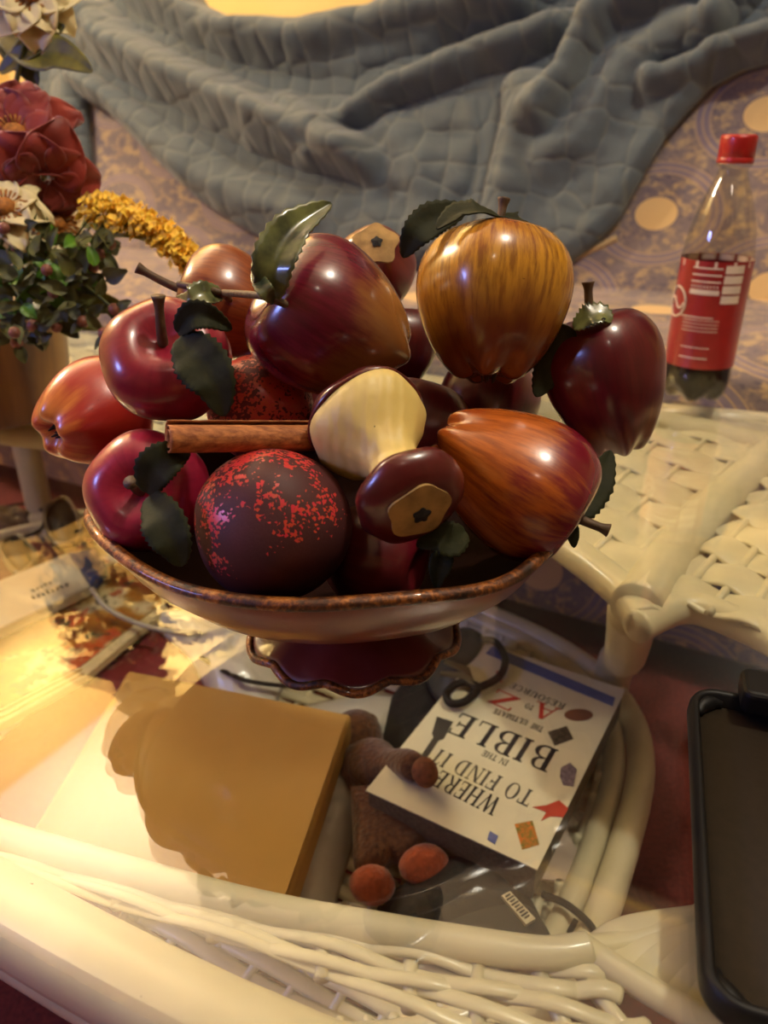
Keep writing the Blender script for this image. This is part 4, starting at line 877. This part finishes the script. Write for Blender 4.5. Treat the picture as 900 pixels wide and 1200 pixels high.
def bloom(name, c, n, R_, W_, cnt, mat, seed=0, layers=2, center=True, cup=.35, curl=.35):
    R_ *= .88
    fl_ = empty(name, (0, 0, 0)); fl_.parent = fa; fl_.location = Vector([float(x) for x in c])-fa.location; R3 = frame_from(n); n = nrm(n)
    for l in range(layers):
        for k in range(cnt):
            a = 2*PI*(k+.5*l)/cnt+seed; od = R3@np.array([math.cos(a), math.sin(a), 0]); r = R_*(1-.28*l)*(1+.12*math.sin(k*5+seed))
            o = obj('petal', *petal_mesh(c+n*.004*l+od*.004, n, od, r, W_*(1-.2*l), curl, cup+.2*l, seed+k), mat, None); o.parent = fl_
            o.data.transform(Matrix.Translation(-Vector([float(x) for x in c]))); m = o.modifiers.new('t', 'SOLIDIFY'); m.thickness = .0008
    if center:
        parts = [blob(n*.006, (.009, .009, .007), 16, 10, .2, 4)]
        for k in range(22):
            a = 2*PI*k/22; od = R3@np.array([math.cos(a), math.sin(a), 0]); parts.append(tube([od*.006+n*.006, od*.013+n*.009, od*.016+n*.006], .0010, 5)); parts.append(blob(od*.0165+n*.006, (.0016,)*3, 6, 5))
        o = obj('flower_centre', *join(*parts), plain('amber_stamens', (188, 118, 40), .7, .3, 300), None); o.parent = fl_
    return fl_
bloom('red_flower', fp(20, 162, .58), vdir(.12, .15, .95), .052, .024, 6, redp, .3, 2, cup=.25, curl=.1)
bloom('red_flower', fp(52, 205, .575), vdir(.45, -.6, .6), .040, .022, 5, redp, 1.1, 2, center=False, cup=.2, curl=.3)
bloom('white_flower', fp(38, -2, .60), vdir(.2, -.1, .9), .042, .018, 7, whp, .2, 2, cup=.3)
bloom('white_flower', fp(8, 250, .56), vdir(.1, .3, .9), .030, .013, 6, whp, .9, 2, cup=.3)
bloom('white_flower', fp(62, 268, .60), vdir(.4, .3, .8), .026, .012, 6, whp, .4, 1, cup=.4)
leaf(fa, [fp(0, 40, .62), fp(40, 62, .61), fp(75, 66, .60), fp(108, 84, .595)], .016, olive, serr=0); leaf(fa, [fp(0, 85, .62), fp(30, 60, .61), fp(60, 40, .605), fp(76, 30, .60)], .010, olive, serr=0)
leaf(fa, [fp(0, 20, .63), fp(15, 50, .625), fp(30, 75, .62), fp(44, 100, .62)], .014, fol, serr=0)
leaf(fa, [fp(20, 300, .64), fp(60, 330, .62), (fp(100, 350, .61)), fp(150, 362, .60)], .016, olive, serr=0)
leaf(fa, [fp(20, 330, .64), fp(50, 350, .60), (fp(90, 372, .59)), fp(120, 385, .585)], .012, olive, serr=0)
for (a, b) in (((20, 162), (0, 330)), ((38, 5), (-10, 300)), ((52, 205), (10, 330)), ((8, 250), (0, 340))):
    obj('flower_stem', *tube(spline([fp(*a, .60), fp((a[0]+b[0])/2-6, (a[1]+b[1])/2, .63), pc0+np.array([0, 0, .09])], 8), .0022, 6), stemg, fa)
# small leaved greenery with berries
rr = random.Random(5); parts, brights, bers, stems_ = [], [], [], []
for k in range(300):
    x = rr.uniform(-20, 140); y = rr.uniform(248, 400)
    if (x-25)/125+abs(y-305)/110 > 1.05 or (x > 60 and y < 268): continue
    d = rr.uniform(.545, .64); c = fp(x, y, d); n = nrm(np.array([rr.uniform(-1, 1), rr.uniform(-1, -.1), rr.uniform(-.2, 1)])); od = nrm(np.cross(n, [rr.uniform(-1, 1), rr.uniform(-1, 1), rr.uniform(-1, 1)]))
    (brights if rr.random() < .24 else parts).append(petal_mesh(c, n, od, rr.uniform(.012, .02), rr.uniform(.004, .0065), .2, .2, k, 6, 5))
    if rr.random() < .07: bers.append(blob(fp(x+rr.uniform(-8, 8), y+rr.uniform(-8, 8), d-.01), (.0042,)*3, 10, 8))
for (x0, y0, x1, y1) in ((30, 300, 138, 366), (40, 310, 125, 395), (10, 330, 20, 405), (30, 330, 100, 380), (0, 320, 40, 385), (40, 290, 120, 300)):
    pts = spline([fp(x0, y0, .60), fp((x0+x1)/2, (y0+y1)/2-10, .575), fp(x1, y1, .565)], 8); stems_.append(tube(pts, .0011, 6))
    for i in range(2, len(pts), 2):
        n = nrm(np.array([rr.uniform(-1, 1), -1, rr.uniform(-.2, 1)])); parts.append(petal_mesh(pts[i], n, np.array([rr.uniform(-1, 1), 0, rr.uniform(-1, .6)]), .014, .0045, .2, .2, i, 6, 5))
    bers.append(blob(pts[-2], (.0045,)*3, 10, 8))
obj('greenery', *join(*parts), fol, fa)['kind'] = 'stuff'; obj('bright_leaves', *join(*brights), fol2, fa)['kind'] = 'stuff'; obj('berries', *join(*bers), berry, fa)['kind'] = 'stuff'; obj('greenery_stems', *join(*stems_), stemg, fa)['kind'] = 'stuff'
# yellow spray
yel = plain('yellow_florets', (255, 222, 80), .6, .2, 200, c2=(255, 196, 50)); sprp = spline([fp(60, 292, .60), fp(100, 280, .585), fp(150, 276, .575), fp(190, 290, .57), fp(222, 318, .565)], 12)
obj('spray_stem', *tube(sprp, .0016, 8), plain('yellow_green_stem', (150, 138, 40), .6), fa); parts = []
up_line = spline([fp(112, 246, .585), fp(150, 256, .575), fp(185, 272, .57), fp(210, 292, .567), fp(226, 314, .565)], 16)
for i, p in enumerate(up_line):
    for k in range(9):
        o_ = np.array([rr.uniform(-1, 1), rr.uniform(-1, 1), rr.uniform(-1, 1)])*.0105*(1-.35*i/len(up_line)); q = p+o_; n0 = nrm(np.array([rr.uniform(-1.2, .5), -.5, rr.uniform(0, 1)]))
        for m_ in range(4): parts.append(petal_mesh(q, n0, frame_from(n0)@np.array([math.cos(m_*1.57), math.sin(m_*1.57), .2]), .0045, .0022, .2, .5, k+m_, 4, 3))
obj('yellow_florets', *join(*parts), yel, fa)['kind'] = 'stuff'; parts = []
for i in range(8, len(sprp)-6, 3):
    j = min(len(up_line)-1, int((i-8)*1.5)); parts.append(tube([sprp[i], up_line[j]], .0007, 5))
obj('floret_stalks', *join(*parts), stemg, fa)['kind'] = 'stuff'
# ------------------------------------------------------------------ lights
def light(kind, loc, e, col, size=.1, to=None, **k):
    l = bpy.data.lights.new(kind.lower()+'_lamp', kind); l.energy = e; l.color = col
    if kind == 'POINT': l.shadow_soft_size = size
    if kind == 'AREA': l.size = size; [setattr(l, a, v) for a, v in k.items()]
    o = bpy.data.objects.new(l.name, l); C.objects.link(o); o.location = tuple(float(x) for x in loc)
    if to is not None: o.rotation_euler = (Vector([float(x) for x in to])-o.location).to_track_quat('-Z', 'Y').to_euler()
    return o
W_ = (1, .92, .78)
light('POINT', room(-2.14, .62, 1.70), 55, W_, .08)                      # lamp in the left corner
light('AREA', room(-1.85, 1.45, 1.80), 33, W_, .26, room(-1.9, 1.5, 2.4)) # uplighter throwing its light on the ceiling corner
light('POINT', (.60, .30, 2.12), 46, (1, .93, .78), .045)                # ceiling lamp at the right
light('POINT', (.10, -.55, 1.7), 2.2, (1, .90, .72), .03)                # lamp behind the photographer
light('AREA', (-1.25, -.05, 1.0), 6.0, (.28, .36, 1), .26, (-.05, .35, .5), shape='RECTANGLE', size_y=.15)  # television screen at the left
w = bpy.data.worlds.new('World'); bpy.context.scene.world = w; w.use_nodes = True; w.node_tree.nodes['Background'].inputs[0].default_value = (1, .8, .55, 1); w.node_tree.nodes['Background'].inputs[1].default_value = .02
# ------------------------------------------------------------------ camera
cam = bpy.data.cameras.new('camera'); co = bpy.data.objects.new('camera', cam); C.objects.link(co); bpy.context.scene.camera = co
co.location = tuple(CAM); co.rotation_euler = (PI/2-PIT, 0, 0)
cam.sensor_fit = 'VERTICAL'; cam.sensor_height = 36; cam.lens = 900/1200*36; cam.clip_start = .02
cam.dof.use_dof = True; cam.dof.focus_distance = .345; cam.dof.aperture_fstop = 9.5
s = bpy.context.scene; s.view_settings.view_transform = 'Standard'; s.view_settings.look = 'None'; s.view_settings.gamma = 1; s.view_settings.exposure = 0.08; s.view_settings.use_curve_mapping = False
s.cycles.max_bounces = 10; s.cycles.transparent_max_bounces = 24; s.cycles.use_denoising = True
